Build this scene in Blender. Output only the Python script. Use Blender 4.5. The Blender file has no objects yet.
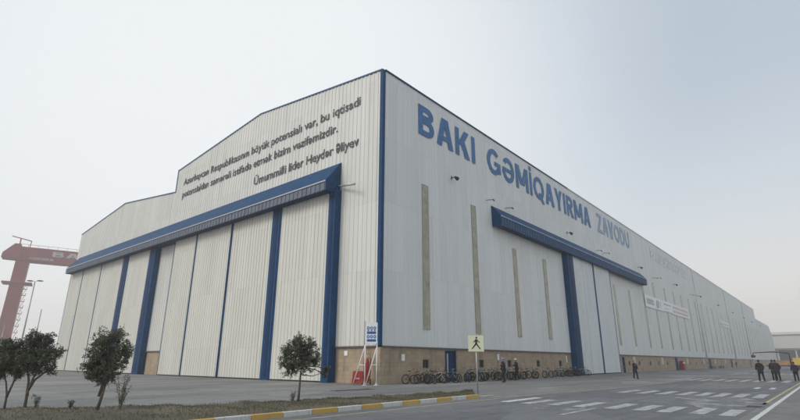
import bpy, bmesh, math, random
from mathutils import Vector, Matrix
random.seed(7)
R = math.radians
scene = bpy.context.scene
COL = scene.collection

# ------------------------------------------------------------------ helpers
def link(o, parent=None):
    COL.objects.link(o)
    if parent is not None:
        o.parent = parent
    return o

def tag(o, label=None, cat=None, group=None, kind=None):
    if label: o['label'] = label
    if cat: o['category'] = cat
    if group: o['group'] = group
    if kind: o['kind'] = kind
    return o

def empty(name, loc, rz=0.0, label=None, cat=None, group=None):
    o = bpy.data.objects.new(name, None)
    o.empty_display_size = 0.3
    o.location = loc
    o.rotation_euler = (0, 0, rz)
    link(o)
    return tag(o, label, cat, group)

def copy_tree(o, parent=None):
    c = o.copy()
    COL.objects.link(c)
    if parent is not None:
        c.parent = parent
    for ch in list(o.children):
        copy_tree(ch, c)
    return c

class MB:
    def __init__(s):
        s.v = []; s.f = []
    def box(s, x0, x1, y0, y1, z0, z1):
        i = len(s.v)
        s.v += [(x0,y0,z0),(x1,y0,z0),(x1,y1,z0),(x0,y1,z0),(x0,y0,z1),(x1,y0,z1),(x1,y1,z1),(x0,y1,z1)]
        s.f += [(i,i+3,i+2,i+1),(i+4,i+5,i+6,i+7),(i,i+1,i+5,i+4),(i+1,i+2,i+6,i+5),(i+2,i+3,i+7,i+6),(i+3,i,i+4,i+7)]
        return s
    def poly(s, pts):
        i = len(s.v); s.v += [tuple(p) for p in pts]; s.f.append(tuple(range(i, i+len(pts)))); return s
    def prism(s, pts, off):
        """pts: planar outline, off: thickness vector"""
        i = len(s.v); n = len(pts); off = Vector(off)
        s.v += [tuple(p) for p in pts] + [tuple(Vector(p)+off) for p in pts]
        s.f.append(tuple(range(i+n-1, i-1, -1))); s.f.append(tuple(range(i+n, i+2*n)))
        for k in range(n):
            a, b = i+k, i+(k+1) % n
            s.f.append((a, b, b+n, a+n))
        return s
    def tube(s, pts, rad, n=8, cap=True):
        pts = [Vector(p) for p in pts]
        if not isinstance(rad, (list, tuple)): rad = [rad]*len(pts)
        base = len(s.v)
        up = None
        for k, p in enumerate(pts):
            if k == 0: d = pts[1]-pts[0]
            elif k == len(pts)-1: d = pts[-1]-pts[-2]
            else: d = (pts[k+1]-pts[k-1])
            d.normalize()
            if up is None:
                a = Vector((0,0,1)) if abs(d.z) < .9 else Vector((1,0,0))
                u = d.cross(a).normalized()
            else:
                u = (up - d*up.dot(d)).normalized()
            up = u
            w = d.cross(u)
            for j in range(n):
                t = 2*math.pi*j/n
                s.v.append(tuple(p + (u*math.cos(t)+w*math.sin(t))*rad[k]))
        for k in range(len(pts)-1):
            for j in range(n):
                a = base+k*n+j; b = base+k*n+(j+1) % n
                s.f.append((a, b, b+n, a+n))
        if cap:
            s.f.append(tuple(base+j for j in range(n-1, -1, -1)))
            e = base+(len(pts)-1)*n
            s.f.append(tuple(e+j for j in range(n)))
        return s
    def loft(s, rings, n=16):
        """rings: (cx,cy,cz,rx,ry)"""
        base = len(s.v)
        for (cx,cy,cz,rx,ry) in rings:
            for j in range(n):
                t = 2*math.pi*j/n
                s.v.append((cx+rx*math.cos(t), cy+ry*math.sin(t), cz))
        for k in range(len(rings)-1):
            for j in range(n):
                a = base+k*n+j; b = base+k*n+(j+1) % n
                s.f.append((a, b, b+n, a+n))
        s.f.append(tuple(base+j for j in range(n-1, -1, -1)))
        e = base+(len(rings)-1)*n
        s.f.append(tuple(e+j for j in range(n)))
        return s
    def ball(s, c, r, n=12, m=8):
        if not isinstance(r, (list, tuple)): r = (r, r, r)
        rings = []
        for k in range(1, m):
            a = -math.pi/2+math.pi*k/m
            rings.append((c[0], c[1], c[2]+r[2]*math.sin(a), r[0]*math.cos(a), r[1]*math.cos(a)))
        return s.loft(rings, n)
    def torus(s, c, axis, R0, r, n=28, m=6):
        axis = Vector(axis).normalized(); a = Vector((0,0,1)) if abs(axis.z) < .9 else Vector((1,0,0))
        u = axis.cross(a).normalized(); w = axis.cross(u); c = Vector(c); base = len(s.v)
        for k in range(n):
            t = 2*math.pi*k/n; d = u*math.cos(t)+w*math.sin(t)
            for j in range(m):
                q = 2*math.pi*j/m
                s.v.append(tuple(c+d*(R0+r*math.cos(q))+axis*r*math.sin(q)))
        for k in range(n):
            for j in range(m):
                a0 = base+k*m+j; a1 = base+k*m+(j+1) % m
                b0 = base+((k+1) % n)*m+j; b1 = base+((k+1) % n)*m+(j+1) % m
                s.f.append((a0, a1, b1, b0))
        return s
    def build(s, name, mat, parent=None, smooth=False, bevel=0, loc=None):
        me = bpy.data.meshes.new(name)
        me.from_pydata(s.v, [], s.f); me.update()
        bm = bmesh.new(); bm.from_mesh(me)
        bmesh.ops.recalc_face_normals(bm, faces=bm.faces[:])
        if bevel:
            bmesh.ops.bevel(bm, geom=bm.edges[:], offset=bevel, segments=1, affect='EDGES', clamp_overlap=True)
        bm.to_mesh(me); bm.free()
        if smooth:
            for p in me.polygons: p.use_smooth = True
        if mat: me.materials.append(mat)
        o = bpy.data.objects.new(name, me)
        if loc: o.location = loc
        return link(o, parent)

# ------------------------------------------------------------------ materials
M = {}
def mat(name, col, rough=.6, metal=0, nscale=0, namt=.15, bump=0, bscale=None, spec=.5, stains=None):
    m = bpy.data.materials.new(name); m.use_nodes = True
    nt = m.node_tree; b = nt.nodes['Principled BSDF']
    b.inputs['Base Color'].default_value = (*col, 1)
    b.inputs['Roughness'].default_value = rough
    b.inputs['Metallic'].default_value = metal
    b.inputs['Specular IOR Level'].default_value = spec
    if nscale or bump:
        tc = nt.nodes.new('ShaderNodeTexCoord')
    if nscale:
        n = nt.nodes.new('ShaderNodeTexNoise'); n.inputs['Scale'].default_value = nscale
        n.inputs['Detail'].default_value = 6; n.inputs['Roughness'].default_value = .6
        nt.links.new(tc.outputs['Object'], n.inputs['Vector'])
        cr = nt.nodes.new('ShaderNodeValToRGB')
        cr.color_ramp.elements[0].position = .3; cr.color_ramp.elements[1].position = .7
        cr.color_ramp.elements[0].color = (*[c*(1-namt) for c in col], 1)
        cr.color_ramp.elements[1].color = (*[min(1, c*(1+namt)) for c in col], 1)
        nt.links.new(n.outputs['Fac'], cr.inputs['Fac']); nt.links.new(cr.outputs['Color'], b.inputs['Base Color'])
    if bump:
        n2 = nt.nodes.new('ShaderNodeTexNoise'); n2.inputs['Scale'].default_value = bscale or 20
        n2.inputs['Detail'].default_value = 4
        nt.links.new(tc.outputs['Object'], n2.inputs['Vector'])
        bp = nt.nodes.new('ShaderNodeBump'); bp.inputs['Strength'].default_value = bump; bp.inputs['Distance'].default_value = .02
        nt.links.new(n2.outputs['Fac'], bp.inputs['Height']); nt.links.new(bp.outputs['Normal'], b.inputs['Normal'])
    M[name] = m
    return m

def N(nt, t, **kw):
    n = nt.nodes.new(t)
    for k, v in kw.items():
        if k.startswith('i_'): n.inputs[k[2:].replace('_', ' ')].default_value = v
        else: setattr(n, k, v)
    return n

def mixc(nt, fac, a, b, mode='MIX'):
    n = nt.nodes.new('ShaderNodeMix'); n.data_type = 'RGBA'; n.blend_type = mode
    for s, v in ((0, fac), (6, a), (7, b)):
        if hasattr(v, 'is_linked') or hasattr(v, 'links'): nt.links.new(v, n.inputs[s])
        else: n.inputs[s].default_value = v if s == 0 else (*v, 1)
    return n.outputs[2]

def ramp(nt, src, pts):
    r = nt.nodes.new('ShaderNodeValToRGB'); e = r.color_ramp.elements
    while len(e) < len(pts): e.new(.5)
    for k, (p, c) in enumerate(pts):
        e[k].position = p; e[k].color = (c, c, c, 1) if not isinstance(c, tuple) else (*c, 1)
    nt.links.new(src, r.inputs['Fac']); return r.outputs['Color']

def noise(nt, vec, scale, detail=5, rough=.6, dist=0):
    n = nt.nodes.new('ShaderNodeTexNoise'); n.inputs['Scale'].default_value = scale
    n.inputs['Detail'].default_value = detail; n.inputs['Roughness'].default_value = rough
    n.inputs['Distortion'].default_value = dist
    nt.links.new(vec, n.inputs['Vector']); return n.outputs['Fac']

def mapping(nt, vec, scale=(1,1,1), rot=(0,0,0)):
    m = nt.nodes.new('ShaderNodeMapping'); m.inputs['Scale'].default_value = scale; m.inputs['Rotation'].default_value = rot
    nt.links.new(vec, m.inputs['Vector']); return m.outputs['Vector']

def cladding(name, col, dirt=(.30,.27,.22), amt=.35, stripe=(1,1)):
    """painted corrugated sheet: faint panel to panel tone, vertical rain streaks, grime"""
    m = bpy.data.materials.new(name); m.use_nodes = True; nt = m.node_tree; b = nt.nodes['Principled BSDF']
    tc = nt.nodes.new('ShaderNodeTexCoord').outputs['Object']
    streak = noise(nt, mapping(nt, tc, (1.6, 1.6, .035)), 1.6, 6, .65)
    s2 = ramp(nt, streak, [(.46, 0.0), (.72, 1.0)])
    blot = noise(nt, tc, .12, 4, .55)
    b2 = ramp(nt, blot, [(.35, .2), (.7, 1.0)])
    mul = nt.nodes.new('ShaderNodeMath'); mul.operation = 'MULTIPLY'
    nt.links.new(s2, mul.inputs[0]); nt.links.new(b2, mul.inputs[1])
    mul2 = nt.nodes.new('ShaderNodeMath'); mul2.operation = 'MULTIPLY'; mul2.inputs[1].default_value = amt
    nt.links.new(mul.outputs[0], mul2.inputs[0])
    # sheet rows differ a little in tone
    br = nt.nodes.new('ShaderNodeTexBrick'); br.inputs['Scale'].default_value = 1
    br.inputs['Color1'].default_value = (*[c*.95 for c in col], 1); br.inputs['Color2'].default_value = (*[min(1, c*1.04) for c in col], 1)
    br.inputs['Mortar'].default_value = (*[c*.8 for c in col], 1); br.inputs['Mortar Size'].default_value = .012
    br.inputs['Brick Width'].default_value = 1.0; br.inputs['Row Height'].default_value = 5.6; br.offset = .0
    sep = nt.nodes.new('ShaderNodeSeparateXYZ'); nt.links.new(tc, sep.inputs[0])
    add = nt.nodes.new('ShaderNodeMath'); add.operation = 'ADD'
    nt.links.new(sep.outputs[0], add.inputs[0]); nt.links.new(sep.outputs[1], add.inputs[1])
    comb = nt.nodes.new('ShaderNodeCombineXYZ'); nt.links.new(add.outputs[0], comb.inputs[0]); nt.links.new(sep.outputs[2], comb.inputs[1])
    sh = nt.nodes.new('ShaderNodeVectorMath'); sh.operation = 'ADD'; sh.inputs[1].default_value = (.23, 2.85, 0)
    nt.links.new(comb.outputs[0], sh.inputs[0])
    nt.links.new(sh.outputs[0], br.inputs['Vector'])
    c = mixc(nt, mul2.outputs[0], br.outputs['Color'], dirt)
    nt.links.new(c, b.inputs['Base Color']); b.inputs['Roughness'].default_value = .5
    M[name] = m; return m

cladding('clad_left', (.70,.69,.65), amt=.38)  # same sheets as the long side; warm light of this face put in the colour
cladding('clad_right', (.76,.77,.76), dirt=(.40,.40,.38), amt=.3)  # cooler light of the long side put into the sheet colour
cladding('door_cream', (.69,.675,.615), dirt=(.44,.39,.28), amt=.32)
cladding('door_grey', (.72,.745,.745), dirt=(.42,.42,.38), amt=.3)
mat('blue', (.003,.050,.145), .6, spec=.2, nscale=1.2, namt=.25)
mat('blue_dark', (.003,.026,.09), .6, spec=.2, nscale=1.2, namt=.25)
mat('blue_pale', (.03,.09,.19), .6, spec=.25, nscale=2, namt=.25)
mat('fascia_grey', (.13,.15,.20), .6, nscale=1.5, namt=.2)
mat('letter_dark', (.05,.05,.06), .6, nscale=3, namt=.3)
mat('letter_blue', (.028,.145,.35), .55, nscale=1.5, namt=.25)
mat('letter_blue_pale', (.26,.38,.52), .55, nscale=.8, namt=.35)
mat('letter_white', (.66,.72,.76), .4, nscale=.8, namt=.12)
mat('strip_glaze', (.36,.34,.245), .18, nscale=.9, namt=.3)
mat('strip_frame', (.36,.34,.26), .5)
mat('galv', (.42,.44,.45), .45, .4, nscale=8, namt=.15)
mat('white_paint', (.74,.74,.72), .5, nscale=4, namt=.1)
mat('white_dirty', (.62,.61,.57), .6, nscale=5, namt=.2)
mat('board_white', (.85,.86,.87), .4)
mat('black_metal', (.018,.018,.02), .5)
mat('rubber', (.018,.018,.018), .85)
mat('dark_glass', (.02,.022,.025), .12)
mat('window_frame', (.12,.11,.10), .6)
mat('red', (.36,.028,.022), .45, nscale=5, namt=.2)
mat('crane_red', (.26,.025,.03), .55, nscale=.15, namt=.2)
mat('plaster_and_sun_patch', (.66,.56,.42), .8, nscale=2, namt=.15)  # cream that also paints the reflected sunlight on the hangar base
mat('concrete', (.42,.40,.37), .9, nscale=3, namt=.2, bump=.2)
mat('roof', (.30,.31,.32), .6, nscale=.3, namt=.2)
mat('navy_cloth', (.012,.014,.026), .9, nscale=30, namt=.3)
mat('black_cloth', (.010,.010,.012), .9, nscale=30, namt=.3)
mat('char_cloth', (.022,.022,.026), .9, nscale=30, namt=.3)
mat('skin', (.45,.27,.19), .6)
mat('hair', (.015,.011,.009), .7)
mat('helmet_blue', (.10,.34,.72), .35)
mat('helmet_pale', (.78,.76,.55), .35)
mat('vest_red', (.22,.03,.035), .8)
mat('bark', (.13,.11,.088), .95, nscale=14, namt=.35, bump=.6, bscale=30)
mat('crane_letter', (.50,.46,.45), .6)
mat('yellow_line', (.44,.38,.20), .8, nscale=4, namt=.3)
mat('orange_machine', (.62,.26,.05), .5, nscale=1, namt=.15)
mat('yellow_machine', (.66,.45,.08), .5, nscale=1, namt=.15)
mat('beige_clad', (.50,.48,.44), .6, nscale=.2, namt=.08)
mat('sign_yellow', (.68,.71,.52), .45, nscale=5, namt=.06)
mat('sign_black', (.03,.03,.03), .5)
mat('sign_blue', (.02,.10,.36), .45)
mat('print_red', (.68,.46,.43), .6, nscale=3, namt=.2)
mat('print_grey', (.45,.47,.49), .6, nscale=3, namt=.2)

def leaf_mat(name, c1, c2):
    m = bpy.data.materials.new(name); m.use_nodes = True; nt = m.node_tree; b = nt.nodes['Principled BSDF']
    tc = nt.nodes.new('ShaderNodeTexCoord').outputs['Object']
    n = noise(nt, tc, 6, 3)
    c = ramp(nt, n, [(.3, c1), (.7, c2)])
    nt.links.new(c, b.inputs['Base Color']); b.inputs['Roughness'].default_value = .6
    tr = nt.nodes.new('ShaderNodeBsdfTranslucent'); nt.links.new(c, tr.inputs['Color'])
    mx = nt.nodes.new('ShaderNodeMixShader'); mx.inputs[0].default_value = .25
    nt.links.new(b.outputs[0], mx.inputs[1]); nt.links.new(tr.outputs[0], mx.inputs[2])
    nt.links.new(mx.outputs[0], nt.nodes['Material Output'].inputs['Surface'])
    M[name] = m; return m
leaf_mat('olive_leaf', (.055,.066,.038), (.16,.175,.115))
leaf_mat('dry_grass', (.075,.092,.036), (.18,.165,.085))

def brick_mat():
    m = bpy.data.materials.new('stone_blocks'); m.use_nodes = True; nt = m.node_tree; b = nt.nodes['Principled BSDF']
    tc = nt.nodes.new('ShaderNodeTexCoord').outputs['Object']
    sep = nt.nodes.new('ShaderNodeSeparateXYZ'); nt.links.new(tc, sep.inputs[0])
    add = nt.nodes.new('ShaderNodeMath'); add.operation = 'SUBTRACT'
    nt.links.new(sep.outputs[0], add.inputs[0]); nt.links.new(sep.outputs[1], add.inputs[1])
    comb = nt.nodes.new('ShaderNodeCombineXYZ'); nt.links.new(add.outputs[0], comb.inputs[0]); nt.links.new(sep.outputs[2], comb.inputs[1])
    br = nt.nodes.new('ShaderNodeTexBrick'); br.inputs['Scale'].default_value = 1
    br.inputs['Color1'].default_value = (.45,.345,.235,1); br.inputs['Color2'].default_value = (.35,.262,.18,1)
    br.inputs['Mortar'].default_value = (.28,.235,.18,1); br.inputs['Mortar Size'].default_value = .012; br.inputs['Mortar Smooth'].default_value = .3
    br.inputs['Brick Width'].default_value = .62; br.inputs['Row Height'].default_value = .30
    nt.links.new(comb.outputs[0], br.inputs['Vector'])
    n1 = noise(nt, tc, .7, 6, .65)
    c = mixc(nt, ramp(nt, n1, [(.35, .0), (.75, .55)]), br.outputs['Color'], (.50,.395,.28))
    st = noise(nt, mapping(nt, tc, (1.2, 1.2, .22)), 1.1, 6, .7)
    c = mixc(nt, ramp(nt, st, [(.5, .0), (.78, .7)]), c, (.12,.095,.075))
    nt.links.new(c, b.inputs['Base Color']); b.inputs['Roughness'].default_value = .9
    bp = nt.nodes.new('ShaderNodeBump'); bp.inputs['Strength'].default_value = .5; bp.inputs['Distance'].default_value = .015
    nt.links.new(br.outputs['Fac'], bp.inputs['Height']); bp.invert = True
    nt.links.new(bp.outputs['Normal'], b.inputs['Normal'])
    M['blocks'] = m
brick_mat()

def ground_mat(name, c_lo, c_hi, c_stain, joints=None, streak_dir=(1,1,1), patch=None, crack=.5):
    m = bpy.data.materials.new(name); m.use_nodes = True; nt = m.node_tree; b = nt.nodes['Principled BSDF']
    tc = nt.nodes.new('ShaderNodeTexCoord').outputs['Object']
    big = noise(nt, mapping(nt, tc, streak_dir), .22, 7, .62, .6)
    c = ramp(nt, big, [(.32, c_lo), (.68, c_hi)])
    mid = noise(nt, tc, 1.3, 6, .7)
    c = mixc(nt, ramp(nt, mid, [(.52, .0), (.75, .55)]), c, c_stain)
    # old patches with an edge of their own
    vo = nt.nodes.new('ShaderNodeTexVoronoi'); vo.inputs['Scale'].default_value = .16; vo.feature = 'F1'
    nt.links.new(mapping(nt, tc, (1, 2.2, 1)), vo.inputs['Vector'])
    sepc = nt.nodes.new('ShaderNodeSeparateColor'); nt.links.new(vo.outputs['Color'], sepc.inputs[0])
    c = mixc(nt, ramp(nt, sepc.outputs[0], [(.55, .0), (.9, .35)]), c, tuple(x*1.35 for x in c_hi))
    # long tyre-worn bands and dark drips along the way vehicles run
    tb = noise(nt, mapping(nt, tc, (.05, 1.9, 1)), 1.0, 5, .7, .3)
    c = mixc(nt, ramp(nt, tb, [(.48, .0), (.72, .5)]), c, tuple(x*.72 for x in c_lo))
    oil = noise(nt, tc, 2.6, 2, .5)
    c = mixc(nt, ramp(nt, oil, [(.66, .0), (.74, .55)]), c, tuple(x*.55 for x in c_lo))
    # cracks
    if crack:
        vc = nt.nodes.new('ShaderNodeTexVoronoi'); vc.feature = 'DISTANCE_TO_EDGE'; vc.inputs['Scale'].default_value = .33
        nz = nt.nodes.new('ShaderNodeTexNoise'); nz.inputs['Scale'].default_value = 1.2; nt.links.new(tc, nz.inputs['Vector'])
        ad = nt.nodes.new('ShaderNodeVectorMath'); ad.operation = 'ADD'
        nt.links.new(tc, ad.inputs[0]); nt.links.new(nz.outputs['Color'], ad.inputs[1])
        nt.links.new(ad.outputs[0], vc.inputs['Vector'])
        c = mixc(nt, ramp(nt, vc.outputs['Distance'], [(.0, crack), (.012, .0)]), c, tuple(x*.45 for x in c_lo))
    fine = noise(nt, tc, 40, 3, .7)
    c = mixc(nt, .35, c, ramp(nt, fine, [(.3, .25), (.7, .8)]), 'OVERLAY')
    if joints:
        br = nt.nodes.new('ShaderNodeTexBrick'); br.inputs['Scale'].default_value = 1; br.offset = 0
        br.inputs['Color1'].default_value = (1,1,1,1); br.inputs['Color2'].default_value = (.84,.84,.84,1)
        br.inputs['Mortar'].default_value = (.5,.5,.5,1); br.inputs['Mortar Size'].default_value = .025
        br.inputs['Brick Width'].default_value = joints[0]; br.inputs['Row Height'].default_value = joints[1]
        nt.links.new(tc, br.inputs['Vector'])
        c = mixc(nt, 1.0, c, br.outputs['Color'], 'MULTIPLY')
    nt.links.new(c, b.inputs['Base Color'])
    rr = ramp(nt, mid, [(.3, .7), (.7, .95)]); nt.links.new(rr, b.inputs['Roughness'])
    bp = nt.nodes.new('ShaderNodeBump'); bp.inputs['Strength'].default_value = .25; bp.inputs['Distance'].default_value = .01
    nt.links.new(fine, bp.inputs['Height']); nt.links.new(bp.outputs['Normal'], b.inputs['Normal'])
    M[name] = m
ground_mat('apron', (.165,.162,.157), (.285,.278,.268), (.125,.118,.108), joints=(6, 4.5), streak_dir=(.4, 1.3, 1))
ground_mat('asphalt', (.098,.101,.108), (.165,.168,.174), (.07,.07,.072), streak_dir=(.3, 1.2, 1))
ground_mat('pavement', (.16,.157,.15), (.22,.216,.205), (.11,.105,.098), joints=(3, 3))
ground_mat('bare_soil', (.075,.060,.042), (.125,.10,.07), (.05,.045,.03), crack=0)
ground_mat('repair', (.32,.32,.31), (.44,.44,.43), (.18,.175,.165), crack=.3)

def worn_paint(name, col, under, lo=.42, hi=.6, scale=2.2):
    m = bpy.data.materials.new(name); m.use_nodes = True; nt = m.node_tree; b = nt.nodes['Principled BSDF']
    tc = nt.nodes.new('ShaderNodeTexCoord').outputs['Object']
    n = noise(nt, tc, scale, 8, .75)
    c = mixc(nt, ramp(nt, n, [(lo, .0), (hi, 1.0)]), col, under)
    nt.links.new(c, b.inputs['Base Color']); b.inputs['Roughness'].default_value = .8
    M[name] = m
worn_paint('zebra_worn', (.50,.50,.49), (.145,.147,.153), .42, .68)
worn_paint('zebra_fresh', (.62,.62,.60), (.16,.16,.165), .5, .75)
worn_paint('dust_patch', (.125,.128,.135), (.42,.42,.41), .47, .66, .8)
worn_paint('kerb_white', (.62,.62,.60), (.34,.33,.31), .5, .72, 5)
worn_paint('kerb_yellow', (.60,.39,.10), (.38,.30,.17), .5, .72, 5)

# ------------------------------------------------------------------ setting
s = MB(); s.poly([(-700,-700,0),(900,-700,0),(900,900,0),(-700,900,0)])
g = s.build('ground', M['apron']); tag(g, kind='structure')
s = MB(); s.poly([(-60,-22.6,.004),(700,-22.6,.004),(700,-14.6,.004),(40,-14.5,.004),(8,-14.2,.004),(-2,-13.5,.004),(-6.3,-12.45,.004),(-60,-12.45,.004)])
tag(s.build('road', M['asphalt']), kind='structure')
s = MB(); s.poly([(-60,-60,.004),(700,-60,.004),(700,-23.1,.004),(-60,-23.1,.004)])
tag(s.build('pavement', M['pavement']), kind='structure')
# (worn pale patch: dusty concrete showing through the asphalt)
s = MB(); s.poly([(-12,-23.04,.008),(260,-23.04,.008),(260,-22.88,.008),(-12,-22.88,.008)])
tag(s.build('road_edge_line', M['kerb_white']), kind='structure')
s = MB(); s.poly([(-2,-22.66,.008),(200,-22.66,.008),(200,-22.54,.008),(-2,-22.54,.008)])
s.poly([(-40,-13.12,.008),(-4,-13.08,.008),(8,-14.35,.008),(60,-14.65,.008),(60,-14.73,.008),(8,-14.45,.008),(-4,-13.2,.008),(-40,-13.24,.008)])
tag(s.build('road_yellow_line', M['yellow_line']), kind='structure')
# repaired concrete patches in the road
def blob(cx, cy, rx, ry, z, seed, n=26, sx=0):
    r = random.Random(seed); pts = []
    for k in range(n):
        t = 2*math.pi*k/n; q = 1+r.uniform(-.16, .16)
        x = cx+rx*q*math.cos(t); y = cy+ry*q*math.sin(t); pts.append((x+sx*(y-cy), y, z))
    return pts
s = MB()
s.poly(blob(-1.2,-20.9,3.6,1.7,.008,4,30,.6)); s.poly(blob(-8.8,-17.2,1.4,.8,.008,9))
tag(s.build('road_repair_patch', M['dust_patch']), kind='structure')
s = MB()
s.poly([(9.5,-17.2,.008),(23,-16.9,.008),(24.5,-21.3,.008),(15,-21.6,.008),(11,-19.6,.008)])
s.poly([(36,-15.2,.008),(70,-15.2,.008),(70,-22.3,.008),(34.5,-22.3,.008)])
tag(s.build('road_light_patch', M['pavement']), kind='structure')
# zebra crossings: each bar is countable but a marking of the road; one sheet per crossing
def zebra(x0, x1, ys, w, m, skip=(), name='crossing_marking'):
    s = MB()
    for k, y in enumerate(ys):
        if k in skip: continue
        j = random.uniform(-.12, .12)
        s.poly([(x0+j,y-w/2,.012),(x1+j,y-w/2,.012),(x1+j,y+w/2,.012),(x0+j,y+w/2,.012)])
    tag(s.build(name, m), kind='structure')
zebra(-7.85, -4.55, [-14.35], .42, M['zebra_fresh'])
zebra(-8.0, -5.3, [-15.4,-16.45,-17.5,-18.65,-19.6,-20.4,-21.35,-22.2], .46, M['zebra_worn'])
zebra(2.1, 5.7, [-14.9,-15.9,-16.9,-17.85,-18.8,-19.62,-20.4,-21.2,-22.0], .46, M['zebra_worn'], skip=(0,))
zebra(25.5, 32.0, [-13.6,-14.6,-15.6,-16.6,-17.6,-18.6,-19.6,-20.6,-21.6], .5, M['zebra_worn'])
zebra(62, 67, [-13.6,-14.7,-15.8,-16.9,-18.0,-19.1,-20.2,-21.3], .55, M['zebra_worn'])
zebra(12.3, 14.6, [-20.95,-21.75], .28, M['zebra_fresh'])
s = MB(); s.poly([(-11.2,-18.28,.0125),(-8.2,-18.3,.0125),(-8.2,-18.16,.0125),(-11.2,-18.12,.0125)])
tag(s.build('lane_marking', M['zebra_worn']), kind='structure')

# manhole / drain covers
for i, (x, y, lab) in enumerate([(-6.0,-3.6,'long rusty drain cover set in the concrete before the brick corner'), (-3.4,-22.45,'small dark drain cover at the road edge by the white line')]):
    m = empty('drain_cover', (x, y, 0), 0, lab, 'drain cover')
    w = 1.6 if i == 0 else .45
    MB().box(-w,w,-.28,.28,.0,.014).build('frame', M['window_frame'], m)
    s = MB()
    for k in range(9): s.box(-w+.06+k*(2*w-.12)/9, -w+.06+(k+.6)*(2*w-.12)/9, -.22,.22,.0155,.022)
    s.build('grate', M['black_metal'], m)

# verge: raised dry soil bank
V_BACK = [(-60,14),(-40,6),(-30,1.2),(-22.4,-3.4),(-19.2,-5.8),(-16.5,-7.1),(-13.5,-8.1),(-8,-9.2),(-3.4,-10.2)]
V_FRONT_END = [(-4.6,-11.4),(-6.35,-12.17)]
def back_y(x):
    for (x0,y0),(x1,y1) in zip(V_BACK, V_BACK[1:]):
        if x0 <= x <= x1: return y0+(y1-y0)*(x-x0)/(x1-x0)
    return -10.2
def verge_h(x, t):
    e = min(1, min(t, 1-t)*5)
    return .02+.10*e+.035*math.sin(x*2.1+t*5)*e+.025*math.sin(x*5.3-t*9)*e
s = MB(); nx, ny = 220, 18
for i in range(nx+1):
    x = -60+(60-3.6)*i/nx
    yb = back_y(x)
    yf = -12.17 if x < -6.35 else -12.17+(x+6.35)*.72
    yf = min(yf, yb)
    for j in range(ny+1):
        t = j/ny; y = yf+(yb-yf)*t
        edge = .11 if (j == 0 and x < -6.35) else (.0 if j in (0, ny) else None)
        s.v.append((x, y+(random.uniform(-.06,.06) if j == ny else 0), verge_h(x, t) if edge is None else edge))
for i in range(nx):
    for j in range(ny):
        a = i*(ny+1)+j
        s.f.append((a, a+ny+1, a+ny+2, a+1))
tag(s.build('verge', M['bare_soil'], smooth=True), kind='structure')
# dry grass
s = MB(); rg = random.Random(3)
for k in range(30000):
    x = -28+rg.random()**.8*24.2 if k % 3 else rg.uniform(-24, -3.8)
    yb = back_y(x); yf = -12.15 if x < -6.35 else -12.15+(x+6.35)*.72
    t = rg.random()
    if math.sin(x*1.7+t*3)+math.sin(x*.6-t*7+2) < -.9 and rg.random() < .75: continue
    y = yf+(yb-yf)*t; z = verge_h(x, t)-.01
    h = rg.uniform(.025,.085)*(1.7 if rg.random() < .05 else 1); a = rg.uniform(0, 6.28); w = rg.uniform(.006,.015)
    dx, dy = math.cos(a)*w, math.sin(a)*w; lx, ly = rg.uniform(-.05,.05), rg.uniform(-.05,.05)
    s.poly([(x-dx,y-dy,z),(x+dx,y+dy,z),(x+lx,y+ly,z+h)])
tag(s.build('dry_grass', M['dry_grass']), 'short dry brown grass and weeds growing on the verge behind the kerb', 'grass', kind='stuff')

# kerb: painted blocks, alternately yellow and white
kerb = empty('kerb', (-6.42,-12.3,0), 0, 'long straight kerb of alternating yellow and white painted blocks beside the road', 'kerb')
edges = [0]
x = 0
for k in range(26):
    L = 1.10+.0*k
    s = MB(); s.box(-x-L+.012, -x-.0, -.0, .16, -.02, .145)
    o = s.build('kerb_block', M['kerb_yellow' if k % 2 == 0 else 'kerb_white'], kerb, bevel=.014)
    o.location.z = random.uniform(-.006, .004); o.location.y = random.uniform(-.008, .008)
    x += L
s = MB(); s.box(.01, 1.3, .0, .16, -.02, .07); s.build('kerb_ramp', M['concrete'], kerb, bevel=.02)

# ------------------------------------------------------------------ hangar
H = empty('hangar', (0,0,0), 0, 'huge pale metal clad shipyard hangar with blue trim and a stone block base', 'hangar')

def corr(name, m, u0, u1, top, bot, frame, pitch=.5, depth=.05, parent=H, extra=()):
    """corrugated sheet. frame(u, d, z) -> xyz with d = distance outwards; top/bot functions of u"""
    s = MB(); us = []
    n = max(1, round((u1-u0)/pitch)); p = (u1-u0)/n
    for k in range(n):
        b = u0+k*p
        us += [(b, 0), (b+p*.55, 0), (b+p*.64, depth), (b+p*.91, depth)]
    us.append((u1, 0))
    for e in extra: us.append((e, None))
    us.sort(key=lambda q: q[0])
    last = 0
    for k, (u, d) in enumerate(us):
        if d is None: us[k] = (u, last)
        else: last = d
    for (u, d) in us:
        s.v.append(frame(u, d, bot(u))); s.v.append(frame(u, d, top(u)))
    for k in range(len(us)-1):
        a = 2*k; s.f.append((a, a+2, a+3, a+1))
    return s.build(name, m, parent)

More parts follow.
